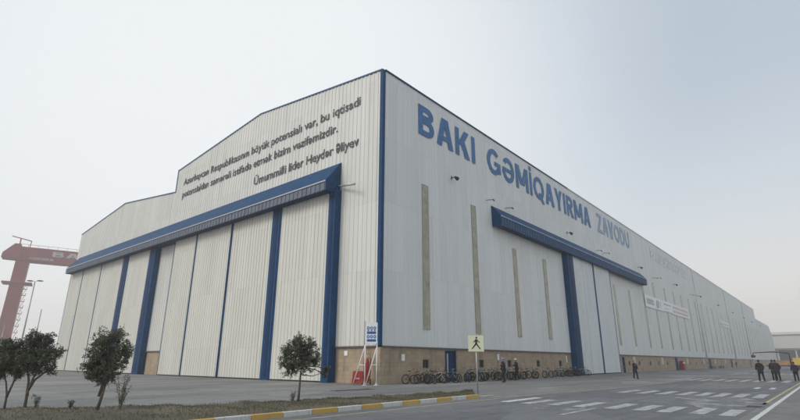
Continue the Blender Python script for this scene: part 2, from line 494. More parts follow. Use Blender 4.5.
fL = lambda u, d, z: (-d, u, z)          # left (gable) face, u along +Y
fR = lambda u, d, z: (u, -d, z)          # right (long) face, u along +X
prof = [(0,25.9),(18.46,28.0),(36.95,25.95),(36.97,22.9),(53.9,24.9),(71.8,22.8)]
def gable(u):
    for (a,za),(b,zb) in zip(prof, prof[1:]):
        if a <= u <= b: return za+(zb-za)*(u-a)/(b-a)
    return prof[-1][1]
corr('gable_cladding', M['clad_left'], .22, 36.95, gable, lambda u: 2.7, fL, extra=(18.46,))
corr('gable_cladding', M['clad_left'], 36.97, 71.8, gable, lambda u: 2.7, fL, extra=(53.9,))
corr('side_cladding', M['clad_right'], .22, 264.5, lambda u: 25.9, lambda u: 2.7, fR, pitch=.42, depth=.028)
def endtop(u): return 21.6 if u < 327 else 21.6-(u-327)*.36
corr('side_cladding', M['clad_right'], 264.5, 340, endtop, lambda u: 2.7, fR, extra=(327,))
# roofs, back walls
s = MB()
ring = [(y, z-.06) for y, z in prof]
def extr(s, pts, x0, x1):
    for (a, za), (b, zb) in zip(pts, pts[1:]):
        s.poly([(x0,a,za),(x1,a,za),(x1,b,zb),(x0,b,zb)])
extr(s, ring, .05, 264.5)
s.poly([(264.5,0,25.84)]+[(264.5,y,z) for y,z in ring[1:]]+[(264.5,71.8,0),(264.5,0.1,0)])
s.build('roof', M['roof'], H)
s = MB(); s.poly([(264.6,.1,21.54),(327,.1,21.54),(327,71,21.54),(264.6,71,21.54)]); s.poly([(327,.1,21.54),(340,.1,16.86),(340,71,16.86),(327,71,21.54)])
s.build('low_roof', M['roof'], H)
s = MB(); s.poly([(340,.1,0),(340,71,0),(340,71,16.86),(340,.1,16.86)]); s.poly([(0.05,71.75,0),(264.5,71.75,0),(264.5,71.75,22.7),(0.05,71.75,22.7)])
s.build('back_wall', M['clad_right'], H)
# blue trims: corner, verges
s = MB(); s.box(-.09,.24,-.09,.24,2.68,25.86); s.build('corner_trim', M['blue'], H)
s = MB()
for (a,za),(b,zb) in zip(prof, prof[1:]):
    if b-a < .1: s.box(-.10,.3,36.88,37.06,22.8,26.02); continue
    s.prism([(-.09,a,za-.09),(-.09,b,zb-.09),(-.09,b,zb+.05),(-.09,a,za+.05)], (.5,0,0))
s.build('gable_trim', M['blue_pale'], H)
s = MB(); s.box(.245,40,-.10,.3,25.84,25.99); s.build('eaves_trim', M['blue'], H)
s = MB(); s.box(40,264.5,-.10,.3,25.85,25.98); s.build('eaves_gutter', M['galv'], H)
# drip edge above the base
s = MB(); s.box(-.13,.0,.25,71.5,2.60,2.695); s.box(.25,340,-.13,.0,2.60,2.695); s.build('drip_edge', M['window_frame'], H)
# bottom teeth of the cladding cast a ragged edge
# base walls with real openings
def wall_run(name, u0, u1, z1, openings, frame, thick=.35, face=-.05):
    """frame(u, d, z); openings (a,b,za,zb) sorted"""
    s = MB()
    def bx(a, b, za, zb):
        p = [frame(a, face, za), frame(b, face, za), frame(b, face, zb), frame(a, face, zb)]
        q = Vector(frame(a, face-thick, za))-Vector(frame(a, face, za))
        s.prism(p, q)
    cur = u0
    for (a, b, za, zb) in openings:
        if a > cur: bx(cur, a, 0, z1)
        if za > 0: bx(a, b, 0, za)
        if zb < z1: bx(a, b, zb, z1)
        cur = b
    if cur < u1: bx(cur, u1, 0, z1)
    return s.build(name, M['blocks'], H)
win = [5.65, 14.2, 19.6, 26.2, 32.2, 55.0-1.2+.0, 59.3, 64.8, 71.6, 77.4, 83.8, 97.8, 104.9, 111.6]
x = 118.6
while x < 255: win.append(x); x += 7.1
doors = [(8.3, 9.95, 2.5), (55.75, 56.9, 2.35), (90.3, 92.5, 2.5), (127.6, 130.4, 2.5), (164.5, 167.5, 2.5), (213, 215.5, 2.5)]
win = [w for w in win if all(w+.6 < d[0] or w-.6 > d[1] for d in doors)]
ops = sorted([(w-.42, w+.42, 1.05, 1.75) for w in win]+[(a, b, 0, h) for a, b, h in doors])
wall_run('base_wall', .30, 35.6, 2.6, [o for o in ops if o[1] < 35], fR)
wall_run('base_wall', 52.9, 340, 2.6, [o for o in ops if o[0] > 52], fR)
wall_run('base_wall', -.05, 4.75, 2.6, [], lambda u, d, z: (-d, u, z))
wall_run('base_wall', 33.9, 38.6, 2.6, [], lambda u, d, z: (-d, u, z))
for w in win:
    s = MB(); a, b = w-.42, w+.42
    s.box(a, b, .16,.22, 1.05,1.11); s.box(a, b, .16,.22, 1.69,1.75); s.box(a, a+.06, .16,.22, 1.11,1.69); s.box(b-.06, b, .16,.22, 1.11,1.69); s.box(w-.02, w+.02, .16,.21, 1.11,1.69)
    fr = s.build('window', M['window_frame'], H)
    MB().box(a+.02, b-.02, .225,.24, 1.07,1.73).build('pane', M['dark_glass'], fr)
for a, b, h in doors:
    s = MB(); s.box(a, b, .12,.16, .02, h)
    d = s.build('door', M['blue_dark'], H)
    s = MB(); s.box(a, a+.10, .02,.115, .0,h); s.box(b-.10, b, .02,.115, .0,h); s.box(a+.10, b-.10, .02,.115, h-.1,h)
    s.build('door_frame', M['blue'], d)
    if b-a > 1.4:
        c = (a+b)/2
        MB().box(a+.36, a+.56, .105,.119, .25,h-.25).build('door_glazing', M['galv'], d)
        MB().box(c-.03, c+.03, .095,.119, .02,h-.12).build('door_stile', M['blue'], d)
    MB().box(b-.28, b-.16, .08,.119, .98,1.03).build('handle', M['galv'], d)
# reflected sunlight between windows of the long base, put in as pale boards
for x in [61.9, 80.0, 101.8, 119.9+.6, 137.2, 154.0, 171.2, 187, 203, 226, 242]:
    MB().box(x-.75, x+.75, -.02,.045, 1.2,2.45).build('sun_patch', M['plaster_and_sun_patch'], H, bevel=.01)
# small white plates
for (x, z0, z1, w) in [(2.77,1.63,2.12,.38), (17.3,1.75,2.3,.36), (34.1,1.5,2.3,.3)]:
    MB().box(x-w/2, x+w/2, .02,.045, z0,z1).build('wall_plate', M['board_white'], H)
MB().box(.02,.045, 3.3,3.66, 2.0,2.35).build('wall_plate', M['board_white'], H).location = (-.02,0,0)

# translucent vertical light strips
strips = [(5.7,16.75,.92),(13.75,16.8,.85),(22.05,13.75,.85),(29.85,13.75,.85),(56.0,13.65,.8),(64.0,13.65,.8),(73.2,16.8,.75),(81.1,16.95,.75),(90.2,16.9,.75),(98.0,16.9,.75),(105.7,16.9,.75),(113.7,16.9,.75)]
x = 121.8
while x < 260: strips.append((x, 16.9, .7)); x += 8.1
for (x, zt, w) in strips:
    s = MB(); s.box(x-w/2+.05, x+w/2-.05, -.06,-.0, 4.15, zt-.05)
    st = s.build('light_strip', M['strip_glaze'], H)
    s = MB(); s.box(x-w/2, x-w/2+.05, -.075,0, 4.1,zt); s.box(x+w/2-.05, x+w/2, -.075,0, 4.1,zt); s.box(x-w/2+.05, x+w/2-.05, -.075,0, 4.1,4.15); s.box(x-w/2+.05, x+w/2-.05, -.075,0, zt-.05,zt)
    z = 5.6
    while z < zt-.5: s.box(x-w/2+.05, x+w/2-.05, -.07,-.061, z, z+.05); z += .95
    s.build('strip_frame', M['strip_frame'], st)
# downpipes
for x in (124.5, 176, 220):
    MB().tube([(x,-.20,2.75),(x,-.20,25.7)], .15, 8).build('downpipe', M['white_paint'], H, smooth=True)

# canopies: wedge body, ribbed fascia, edge line
def canopy(frame, u0, u1, zt, zf, zb, pr, m_top, m_fascia, line):
    P = lambda u, d, z: frame(u, d, z)
    s = MB(); s.prism([P(u0,.05,zt), P(u0,pr,zf+.06), P(u0,pr,zf-.10), P(u0,.05,zb+.35)], Vector(P(u1,.05,zt))-Vector(P(u0,.05,zt)))
    c = s.build('canopy', m_top, H)
    s = MB(); n = int((u1-u0)/.6)
    s.prism([P(u0+.02,pr-.10,zf-.12), P(u0+.02,pr-.01,zf-.12), P(u0+.02,pr-.01,zb), P(u0+.02,pr-.10,zb)], Vector(P(u1-.02,0,0))-Vector(P(u0+.02,0,0)))
    for k in range(n):
        u = u0+.1+k*.6
        s.prism([P(u,pr,zf-.14), P(u+.25,pr,zf-.14), P(u+.25,pr,zb+.02), P(u,pr,zb+.02)], Vector(P(0,.04,0))-Vector(P(0,0,0)))
    s.build('fascia', m_fascia, c)
    s = MB(); s.prism([P(u0-.03,pr+.012,zf-.07), P(u0-.03,pr+.075,zf-.07), P(u0-.03,pr+.075,zf+.05), P(u0-.03,pr+.012,zf+.05)], Vector(P(u1+.03,0,0))-Vector(P(u0-.03,0,0)))
    s.build('edge_rail', line, c)
    for u in (u0-.05, u1+.01):
        s = MB(); s.prism([P(u,.04,zt+.05), P(u,pr+.01,zf+.08), P(u,pr+.01,zb-.02), P(u,.04,zb-.02)], Vector(P(.04,0,0))-Vector(P(0,0,0)))
        s.build('end_plate', M['blue'], c)
    s = MB(); s.prism([P(u0+.1,.06,zb+.3), P(u0+.1,pr-.12,zb+.3), P(u0+.1,pr-.12,zb+.1), P(u0+.1,.06,zb+.1)], Vector(P(u1-.1,0,0))-Vector(P(u0+.1,0,0)))
    s.build('door_track', M['blue_dark'], c)
canopy(fL, 4.9, 70.2, 18.4, 16.25, 15.45, 1.7, M['blue'], M['fascia_grey'], M['galv'])
canopy(fR, 17.45, 72.4, 17.7, 16.4, 15.35, 1.1, M['blue'], M['blue_pale'], M['letter_blue_pale'])
# rod beyond the canopy end
MB().tube([(-.3,4.86,16.1),(-.92,2.15,15.5)], .09, 8).build('rod', M['galv'], H, smooth=True)

# sliding doors, left face
def door_panel(frame, a, b, zt, m, plane=.6, pitch=.46, edge=True, wide=.14, ems=None):
    P = frame
    dp = corr('door_panel', m, a+wide, b-wide, lambda u: zt, lambda u: .12, lambda u, d, z: P(u, plane+d, z), pitch=pitch, depth=.048)
    s = MB()
    for (q0, q1) in ((a+.02, a+wide), (b-wide, b-.02)):
        s.prism([P(q0,plane-.18,.06), P(q0,plane+.06,.06), P(q1,plane+.06,.06), P(q1,plane-.18,.06)], (0,0,zt-.06))
    s.build('edge_frame', ems or M['blue_pale'], dp)
    s = MB(); s.prism([P(a+wide,plane-.1,.03), P(a+wide,plane+.03,.03), P(b-wide,plane+.03,.03), P(b-wide,plane-.1,.03)], (0,0,.09)); s.build('bottom_seal', M['rubber'], dp)
    return dp
ZT = 15.6
for a, b in [(5.42,12.33),(13.52,20.75),(20.9,28.25),(28.3,33.7),(40.4,47.25),(48.95,57.2),(57.2,65.0),(65.0,71.0)]:
    door_panel(fL, a, b, ZT, M['door_cream'])
for a, b, pr in [(4.65,5.4,.72),(12.35,13.5,.72),(38.75,40.35,.72),(47.3,48.9,.72)]:
    s = MB(); s.box(-pr, 0.05, a, b, 0, 15.75); c = s.build('column', M['blue'], H, bevel=.02)
    s = MB(); s.box(-pr-.03, -pr, a+.30*(b-a), b-.30*(b-a), .3, 15.2); s.build('column_flange', M['blue_dark'], c)
# sliding doors, right face
for a, b in [(37.6,45.5),(45.65,52.85)]:
    door_panel(fR, a, b, 15.6, M['door_grey'], plane=.5, wide=.2, pitch=.6)
s = MB(); s.box(35.6,37.5,-.75,.05,0,15.7); c = s.build('column', M['blue'], H, bevel=.02)
MB().box(36.1,36.9,-.79,-.751,.3,15.3).build('column_flange', M['blue_dark'], c)
# ground rail before the left doors
MB().box(-.75,-.45,5.5,71,-.01,.022).build('floor_rail', M['window_frame'], H)

# wall lamps and brackets
for (x, z) in [(10.0,18.6),(38.2,18.7),(72.1,18.7),(100.5,18.75),(128.1,18.75),(156.4,18.8),(186.4,18.7),(215.2,18.7),(242.7,18.8),(276.7,18.9)]:
    s = MB(); s.tube([(x,-.05,z+.1),(x,-.45,z+.1)], .04, 6); s.box(x-.06,x+.06,-.08,-.045,z-.05,z+.3)
    l = s.build('wall_lamp', M['black_metal'], H)
    s = MB(); s.tube([(x,-.42,z+.12),(x,-.62,z-.06),(x,-.75,z-.18)], [.10,.17,.19], 12); s.build('lamp_head', M['black_metal'], l, smooth=True)
for (x, z) in [(16.4,18.05),(20.55,18.15),(49.1,18.15),(52.7,18.35),(81.5,18.0),(84.8,18.4),(116.2,18.1),(121.4,18.5)]:
    MB().tube([(x,-.05,z),(x,-.9,z-.1)], .06, 6).build('pipe_stub', M['galv'], H)
    MB().tube([(x,-.9,z-.1),(x-.0,-1.02,z-.28)], .075, 6).build('pipe_cowl', M['black_metal'], H)

# ------------------------------------------------------------------ lettering
def text_mesh(body, name, m, origin, udir, vdir, width, capz, parent, bold=.02, depth=.04):
    """text exactly `width` long with capitals `capz` high; the turned e is a turned Latin e"""
    cu = bpy.data.curves.new(name, 'FONT'); cu.offset = bold; cu.extrude = .02; cu.resolution_u = 3; cu.size = 1
    low = [k for k, c in enumerate(body) if c == 'ə']
    src = body.replace('ə', 'e').replace('Ə', 'e')
    cu.body = src
    cu.materials.append(M['black_metal']); cu.materials.append(M['red']); cu.materials.append(M['blue'])
    for k, c in enumerate(body):
        cu.body_format[k].material_index = 1 if c == 'ə' else (2 if c == 'Ə' else 0)
    ob = bpy.data.objects.new(name, cu); COL.objects.link(ob)
    bpy.context.view_layer.update()
    dg = bpy.context.evaluated_depsgraph_get()
    me = bpy.data.meshes.new_from_object(ob.evaluated_get(dg))
    bpy.data.objects.remove(ob); bpy.data.curves.remove(cu)
    for mi in (1, 2):
        vs_ = set()
        for p in me.polygons:
            if p.material_index == mi: vs_.update(p.vertices)
        vs_ = sorted(vs_, key=lambda k: me.vertices[k].co.x)
        cl = []
        for k in vs_:
            x = me.vertices[k].co.x
            if cl and x-me.vertices[cl[-1][-1]].co.x < .10: cl[-1].append(k)
            else: cl.append([k])
        for c in cl:
            xs = [me.vertices[k].co.x for k in c]; ys = [me.vertices[k].co.y for k in c]
            cx, cy = (min(xs)+max(xs))/2, (min(ys)+max(ys))/2
            for k in c:
                q = me.vertices[k].co; q.x = 2*cx-q.x; q.y = 2*cy-q.y
                if mi == 2: q.x = cx+(q.x-cx)*1.04; q.y = q.y*.745/(max(ys))
    xs = [v.co.x for v in me.vertices]
    x0, x1 = min(xs), max(xs)
    u = Vector(udir).normalized(); v = Vector(vdir).normalized(); w = u.cross(v); o = Vector(origin)
    # every word its own part: cut where the letters leave a gap as wide as a space
    spans = []
    for p in me.polygons:
        q = [me.vertices[k].co.x for k in p.vertices]; spans.append((min(q), max(q)))
    cuts = []; end = -9
    for a, b in sorted(spans):
        if end > -9 and a-end > .17: cuts.append((a+end)/2)
        end = max(end, b)
    words = {}
    for p in me.polygons:
        cx = sum(me.vertices[k].co.x for k in p.vertices)/len(p.vertices)
        words.setdefault(sum(cx > c for c in cuts), []).append(p)
    for key in sorted(words):
        mp = {}; vv = []; ff = []
        for p in words[key]:
            f = []
            for k in p.vertices:
                if k not in mp:
                    c = me.vertices[k].co; mp[k] = len(vv)
                    vv.append(tuple(o+u*((c.x-x0)/(x1-x0)*width)+v*(c.y/.727*capz)+w*(c.z/.02*.008+.0)))
                f.append(mp[k])
            ff.append(f)
        m2 = bpy.data.meshes.new('word'); m2.from_pydata(vv, [], ff); m2.materials.append(m)
        link(bpy.data.objects.new('word', m2), parent)
    bpy.data.meshes.remove(me)
# gable lines (u runs towards -Y as read from outside)
LD = (0,-1,0); UP = (0,0,1)
text_mesh('Azərbaycan Respublikasının böyük potensialı var, bu iqtisadi', 'lettering', M['letter_dark'], (-.07,35.0,23.35), LD, UP, 32.4, .92, H, bold=.015)
text_mesh('potensialdan səmərəli istifadə etmək bizim vəzifəmizdir.', 'lettering', M['letter_dark'], (-.07,34.9,21.62), LD, UP, 29.4, .92, H, bold=.015)
text_mesh('Ümummilli lider Heydər Əliyev', 'lettering', M['letter_dark'], (-.07,18.5,19.5), LD, UP, 15.8, .92, H, bold=.015)
RD = (1,0,0)

# big capitals of the long wall, each letter a part, drawn from bold strokes
T_ = .185; h_ = T_/2
def arc(cx, cy, rx, ry, a0, a1, n=14):
    return [(cx+rx*math.cos(R(a0+(a1-a0)*k/n)), cy+ry*math.sin(R(a0+(a1-a0)*k/n))) for k in range(n+1)]
def para(x0, y0, x1, y1, w=.225): return ('q', [(x0-w/2,y0),(x0+w/2,y0),(x1+w/2,y1),(x1-w/2,y1)])
def bar(x0, x1, y0, y1): return ('q', [(x0,y0),(x1,y0),(x1,y1),(x0,y1)])
def letter_def(c):
    O = lambda w: ('r', arc(w/2, .5, w/2-h_, .5-h_, 0, 360, 36))
    if c == 'B': return .68, [bar(0,T_,0,1), ('r', [(T_,1-h_),(.36,1-h_)]+arc(.36,.755,.20,.245-h_,90,-90,10)[1:]+[(T_,.51+h_)]), ('r', [(T_,.5),(.38,.5)]+arc(.38,.5-(.5-h_)/2,.21,(.5-h_)/2,90,-90,10)[1:]+[(T_,h_)])]
    if c == 'A': return .80, [para(.115,0,.36,1), para(.685,0,.44,1), bar(.22,.58,.22,.38)]
    if c == 'K': return .74, [bar(0,T_,0,1), para(.24,.42,.60,1,.25), para(.62,0,.34,.62,.25)]
    if c == 'I': return T_, [bar(0,T_,0,1)]
    if c == 'İ': return T_, [bar(0,T_,0,1), bar(0,T_,1.08,1.25)]
    if c == 'G': return .86, [('r', arc(.43,.5,.43-h_,.5-h_,42,325,26)), bar(.46,.86,.38,.53), bar(.86-T_,.86,.12,.38)]
    if c == 'Ə': return .86, [('r', arc(.43,.5,.43-h_,.5-h_,140,-172,30)), bar(.04,.80,.40,.55)]
    if c == 'M': return .96, [bar(0,T_,0,1), bar(.96-T_,.96,0,1), para(.13,1,.44,.22,.24), para(.83,1,.52,.22,.24)]
    if c == 'Q': return .90, [O(.90), para(.78,-.12,.52,.30,.2)]
    if c == 'O': return .90, [O(.90)]
    if c == 'Y': return .74, [para(.37,.42,.115,1), para(.37,.42,.625,1), bar(.37-h_,.37+h_,0,.5)]
    if c == 'R': return .70, [bar(0,T_,0,1), ('r', [(T_,1-h_),(.38,1-h_)]+arc(.38,.715,.21,.285-h_,90,-90,10)[1:]+[(T_,.52)]), para(.585,0,.34,.46,.24)]
    if c == 'Z': return .70, [bar(.02,.68,1-.17,1), bar(0,.70,0,.17), para(.12,.16,.57,.84,.24)]
    if c == 'V': return .78, [para(.37,0,.115,1), para(.41,0,.665,1)]
    if c == 'D': return .80, [bar(0,T_,0,1), ('r', [(T_,1-h_),(.34,1-h_)]+arc(.34,.5,.46-h_,.5-h_,90,-90,18)[1:]+[(T_,h_)])]
    if c == 'U': return .74, [('r', [(h_,1),(h_,.38)]+arc(.37,.38,.37-h_,.38-h_,180,360,16)[1:]+[(.74-h_,1)])]
def sign_word(word, x, z, width, cap, mats, gap=.13, parent=H, yo=0):
    defs = [letter_def(c) for c in word]
    tot = sum(d[0] for d in defs)+gap*(len(word)-1); kx = width/tot; cur = 0
    for n_, (w, parts) in enumerate(defs):
        sb = MB()
        for k, (ty, pts) in enumerate(parts):
            dep = .025+.004*k
            P = lambda q, y: (x+(cur+q[0])*kx, y+yo, z+q[1]*cap)
            if ty == 'q': sb.prism([P(q, -.055) for q in pts], (0,-dep,0))
            else:
                L_ = []; R_ = []
                for a in range(len(pts)):
                    p0 = Vector(pts[max(0, a-1)]); p1 = Vector(pts[min(len(pts)-1, a+1)])
                    if a in (0, len(pts)-1) and (Vector(pts[0])-Vector(pts[-1])).length < 1e-4: p0 = Vector(pts[-2]); p1 = Vector(pts[1])
                    d = (p1-p0).normalized(); n = Vector((-d.y, d.x)); c = Vector(pts[a])
                    L_.append(c+n*h_); R_.append(c-n*h_)
                i0 = len(sb.v); m_ = len(pts)
                for a in range(m_): sb.v += [P(L_[a],-.055), P(R_[a],-.055), P(R_[a],-.055-dep), P(L_[a],-.055-dep)]
                for a in range(m_-1):
                    b_ = i0+4*a
                    for q in range(4): sb.f.append((b_+q, b_+(q+1) % 4, b_+4+(q+1) % 4, b_+4+q))
                sb.f.append((i0,i0+1,i0+2,i0+3)); e_ = i0+4*(m_-1); sb.f.append((e_+3,e_+2,e_+1,e_))
        sb.build('letter', mats, parent)
        cur += w+gap
sign_word('BAKI', 4.85, 21.6, 9.7, 3.05, M['letter_blue'])
sign_word('GƏMİQAYIRMA', 17.1, 21.6, 31.2, 3.1, M['letter_blue'])
sign_word('ZAVODU', 51.6, 21.7, 16.8, 3.2, M['letter_blue_pale'])  # paler blue puts the glare on this word into the colour
text_mesh('BAKU SHIPYARD LLC', 'lettering', M['letter_white'], (83,-.07,22.2), RD, UP, 34, 2.4, H, bold=.03)

# banners hung on the long wall
b = empty('banner', (73.2,-.12,11.6), 0, 'long white banner with red and grey print hung on the long wall', 'banner')
MB().box(0,13.2,-.03,0,0,2.3).build('banner_sheet', M['board_white'], b)
MB().box(13.22,20.88,-.03,0,.15,2.3).build('banner_sheet', M['board_white'], b)
MB().box(20.9,38.2,-.03,0,0,2.3).build('banner_sheet', M['board_white'], b)
s = MB()
s.box(1.2,6.4,-.045,-.031,.75,1.0); s.box(1.2,6.0,-.045,-.031,1.2,1.55)
for k in range(5): s.box(1.4+k*1.0,1.9+k*1.0,-.046,-.0455,.6,1.75)
s.torus((8.8,-.045,1.15), (0,1,0), .7, .12, 20, 4); s.box(11,11.4,-.045,-.031,.5,1.8); s.box(14,19.8,-.045,-.031,1.5,1.8); s.box(14.2,18.0,-.045,-.031,.7,.85)
s.build('print', M['print_grey'], b)
s = MB()
for row, (z0, z1) in enumerate([(.45,.95),(1.3,1.85)]):
    x = 21.8; r = random.Random(5+row)
    while x < 36.8:
        w = r.uniform(.5,1.0); s.box(x, x+w*.8, -.045,-.031, z0, z1); x += w+.15
s.build('print', M['print_red'], b)
b = empty('banner', (158,-.12,12.6), 0, 'small white banner high on the far end of the long wall', 'banner')
MB().box(0,18,-.03,0,0,1.6).build('banner_sheet', M['board_white'], b)
s = MB()
for k in range(9): s.box(1.2+k*1.8,2.2+k*1.8,-.045,-.031,.5,1.05)
s.build('print', M['letter_blue_pale'], b)

# ------------------------------------------------------------------ trees
def rot_leaf(s, c, L, W, r):
    d = Vector((r.gauss(0,1), r.gauss(0,1), r.gauss(0,.8)+.25)).normalized()
    a = Vector((r.gauss(0,1), r.gauss(0,1), r.gauss(0,1)))
    w = d.cross(a)
    if w.length < 1e-3: return
    w = w.normalized()*W; c = Vector(c)
    s.v += [tuple(c), tuple(c+d*L*.5+w), tuple(c+d*L), tuple(c+d*L*.5-w)]
    i = len(s.v)-4; s.f.append((i,i+1,i+2,i+3))

def tree(loc, h, stems, lobes, label, seed, leaves=8500, trunk_r=.055, leafL=.075, name='olive_tree', gap=.0, group='olive trees along the verge'):
    """stems: polylines from the ground; lobes: (x,y,z,r) sub crowns"""
    r = random.Random(seed)
    t = empty(name, loc, 0, label, 'tree', group)
    s = MB()
    ends = []
    for st in stems:
        n = len(st)
        s.tube(st, [trunk_r*(1-.6*k/(n-1)) for k in range(n)], 9)
        ends.append((Vector(st[-1]), trunk_r*.45, Vector(st[-2])))
    for (x, y, z, q) in lobes:
        c = Vector((x, y, z)); e = min(ends, key=lambda e: (e[0]-c).length)
        mid = (e[0]+c)/2+Vector((r.uniform(-.06,.06), r.uniform(-.06,.06), -.03))
        s.tube([e[2].lerp(e[0], .7), mid, c+Vector((0,0,q*.3))], [e[1], e[1]*.7, e[1]*.3], 6)
        for k in range(6):
            d = Vector((r.gauss(0,1), r.gauss(0,1), r.gauss(.3,.8))).normalized()
            s.tube([mid.lerp(c, .4), c+d*q*.5, c+d*q*1.02], [.014,.010,.004], 5)
    s.build('trunk', M['bark'], t, smooth=True)
    s = MB(); tot = sum(q[3]**2 for q in lobes)
    for (x, y, z, q) in lobes:
        n = int(leaves*q*q/tot); ntw = max(8, int(n/26))
        for k in range(ntw):
            # a twig: leaves strung along a short line, mostly in the outer shell
            d = Vector((r.gauss(0,1), r.gauss(0,1), r.gauss(0,1))).normalized()
            rr = q*(r.random()**.42)*r.uniform(.82, 1.12)
            c = Vector((x, y, z))+Vector((d.x*rr, d.y*rr, d.z*rr*.88))
            td = (d*.7+Vector((r.gauss(0,.5), r.gauss(0,.5), .45+r.gauss(0,.3)))).normalized()
            tl = r.uniform(.12,.26)
            for j in range(26):
                f = j/26
                p = c+td*tl*(f-.4)+Vector((r.gauss(0,.022), r.gauss(0,.022), r.gauss(0,.022)))
                rot_leaf(s, p, leafL*r.uniform(.6,1.15), leafL*.21, r)
    s.build('crown', M['olive_leaf'], t)
    return t
# picture-plane direction is roughly (R = .65,-.76); helper to place lobes by width and depth
LSH = 0
RV = Vector((.649,-.761,0)); DV = Vector((.761,.649,0))
def L(w, d, z, q):
    p = RV*(w+LSH)+DV*d; return (p.x, p.y, z, q)
def S(*pts): return [tuple(RV*w+DV*d+Vector((0,0,z))) for (w, d, z) in pts]
T4 = tree((-14.13,-8.82,.08), 2.6, [S((0,0,-.1),(.02,0,.5),(.03,.02,1.0),(.05,0,1.45))],
     [L(-.38,.1,1.25,.42), L(.25,-.1,1.35,.42), L(-.1,.2,1.75,.48), L(.3,.2,1.8,.42), L(-.52,-.1,1.6,.42), L(-.15,-.2,2.1,.40), L(.30,0,2.15,.34), L(-.62,.05,1.95,.25), L(.60,.05,1.55,.26), L(.95,.05,1.02,.17), L(1.06,.0,1.22,.15), L(-.1,0,2.32,.25)],
     'single stemmed round olive tree before the hangar doors, standing alone on the verge', 11, leaves=13500)
s = MB(); s.tube(S((.05,0,1.0),(.5,0,.95),(1.0,.02,1.1)), [.025,.018,.01], 6); s.build('limb', M['bark'], T4)
LSH = -.12
T3 = tree((-20.53,-6.69,.08), 2.65, [S((-.02,0,-.1),(.08,0,.5),(.12,.02,.9),(.2,0,1.4)), S((-.02,0,.4),(.05,0,.9),(-.1,0,1.35))],
     [L(-.22,.1,1.25,.36), L(.32,-.1,1.25,.36), L(-.1,.2,1.7,.46), L(.35,.15,1.75,.44), L(.62,-.1,1.45,.36), L(-.45,0,1.35,.22), L(.1,-.2,2.15,.40), L(.42,0,2.3,.26), L(.72,.05,1.85,.28), L(-.2,.05,2.1,.28), L(.12,.0,.98,.26), L(.05,.1,1.5,.42), L(.35,.1,1.0,.26), L(-.3,.1,1.55,.34), L(-.15,-.1,1.05,.25)],
     'olive tree with a full oval crown standing before the far hangar doors', 23, leaves=15000, trunk_r=.055)
LSH = -.38
T2 = tree((-22.03,-4.8,.08), 2.6, [S((0,0,-.1),(-.02,0,.5),(.05,.02,.95),(.3,0,1.4)), S((-.01,0,.6),(.1,.05,.9),(.42,.1,1.2)), S((-.01,0,.4),(-.1,.05,.9),(-.3,.1,1.3))],
     [L(-.25,.1,1.4,.42), L(.3,-.1,1.45,.40), L(.0,.2,1.85,.44), L(.55,.15,1.75,.38), L(.82,-.1,1.55,.30), L(.2,0,2.2,.34), L(.6,.1,2.15,.26), L(.98,0,1.2,.18), L(-.42,.1,1.9,.28), L(1.05,.1,1.75,.18), L(.55,0,1.25,.25), L(-.1,0,1.1,.2)],
     'broad olive tree with a forked trunk, second from the left end of the verge', 31, leaves=15000, trunk_r=.05)
LSH = -.3
T1 = tree((-22.55,-4.0,.08), 2.3, [S((.2,0,-.1),(.18,0,.4),(.05,.02,.8),(-.15,0,1.2)), S((.18,0,.35),(.3,0,.8),(.35,0,1.2))],
     [L(-.3,.1,1.25,.40), L(.2,-.1,1.35,.38), L(-.1,.2,1.7,.40), L(.3,.2,1.75,.32), L(-.6,-.1,1.5,.36), L(-.45,0,1.9,.30), L(.1,0,2.0,.26), L(.4,0,1.2,.25), L(-.05,0,1.0,.22)],
     'low leaning olive tree at the left end of the verge, partly outside the photograph', 47, leaves=12500, trunk_r=.04)
# saplings
def sapling(loc, h, label, seed, n=5):
    r = random.Random(seed); t = empty('sapling', loc, 0, label, 'sapling', 'saplings on the verge')
    s = MB(); f = MB()
    for k in range(n):
        a = r.uniform(0,6.28); q = h*r.uniform(.55,1); dx, dy = math.cos(a)*q*.28, math.sin(a)*q*.28
        s.tube([(0,0,-.05),(dx*.4,dy*.4,q*.5),(dx,dy,q)], [.012,.008,.003], 5)
        for j in range(70):
            g_ = r.uniform(.25,1.02); rot_leaf(f, (dx*g_**1.4+r.gauss(0,.03), dy*g_**1.4+r.gauss(0,.03), q*g_), .055, .011, r)
    s.build('stem', M['bark'], t); f.build('foliage', M['olive_leaf'], t)
sapling((-20.1,-7.35,.08), 1.15, 'tallest sapling, leafy, at the right foot of the full oval olive tree', 1, 9)
0 and sapling((-19.75,-7.55,.08), .55, 'short sapling furthest right of the pair beside the full oval olive tree', 2, 5)
sapling((-21.8,-5.05,.08), .45, 'thin young sapling just right of the forked olive tree trunk', 3, 3)
sapling((-21.05,-5.85,.08), .40, 'small bare shoot midway between the forked tree and the oval tree', 4, 3)
sapling((-14.3,-8.7,.08), .40, 'short shoot sprouting at the foot of the lone round olive tree', 5, 3)

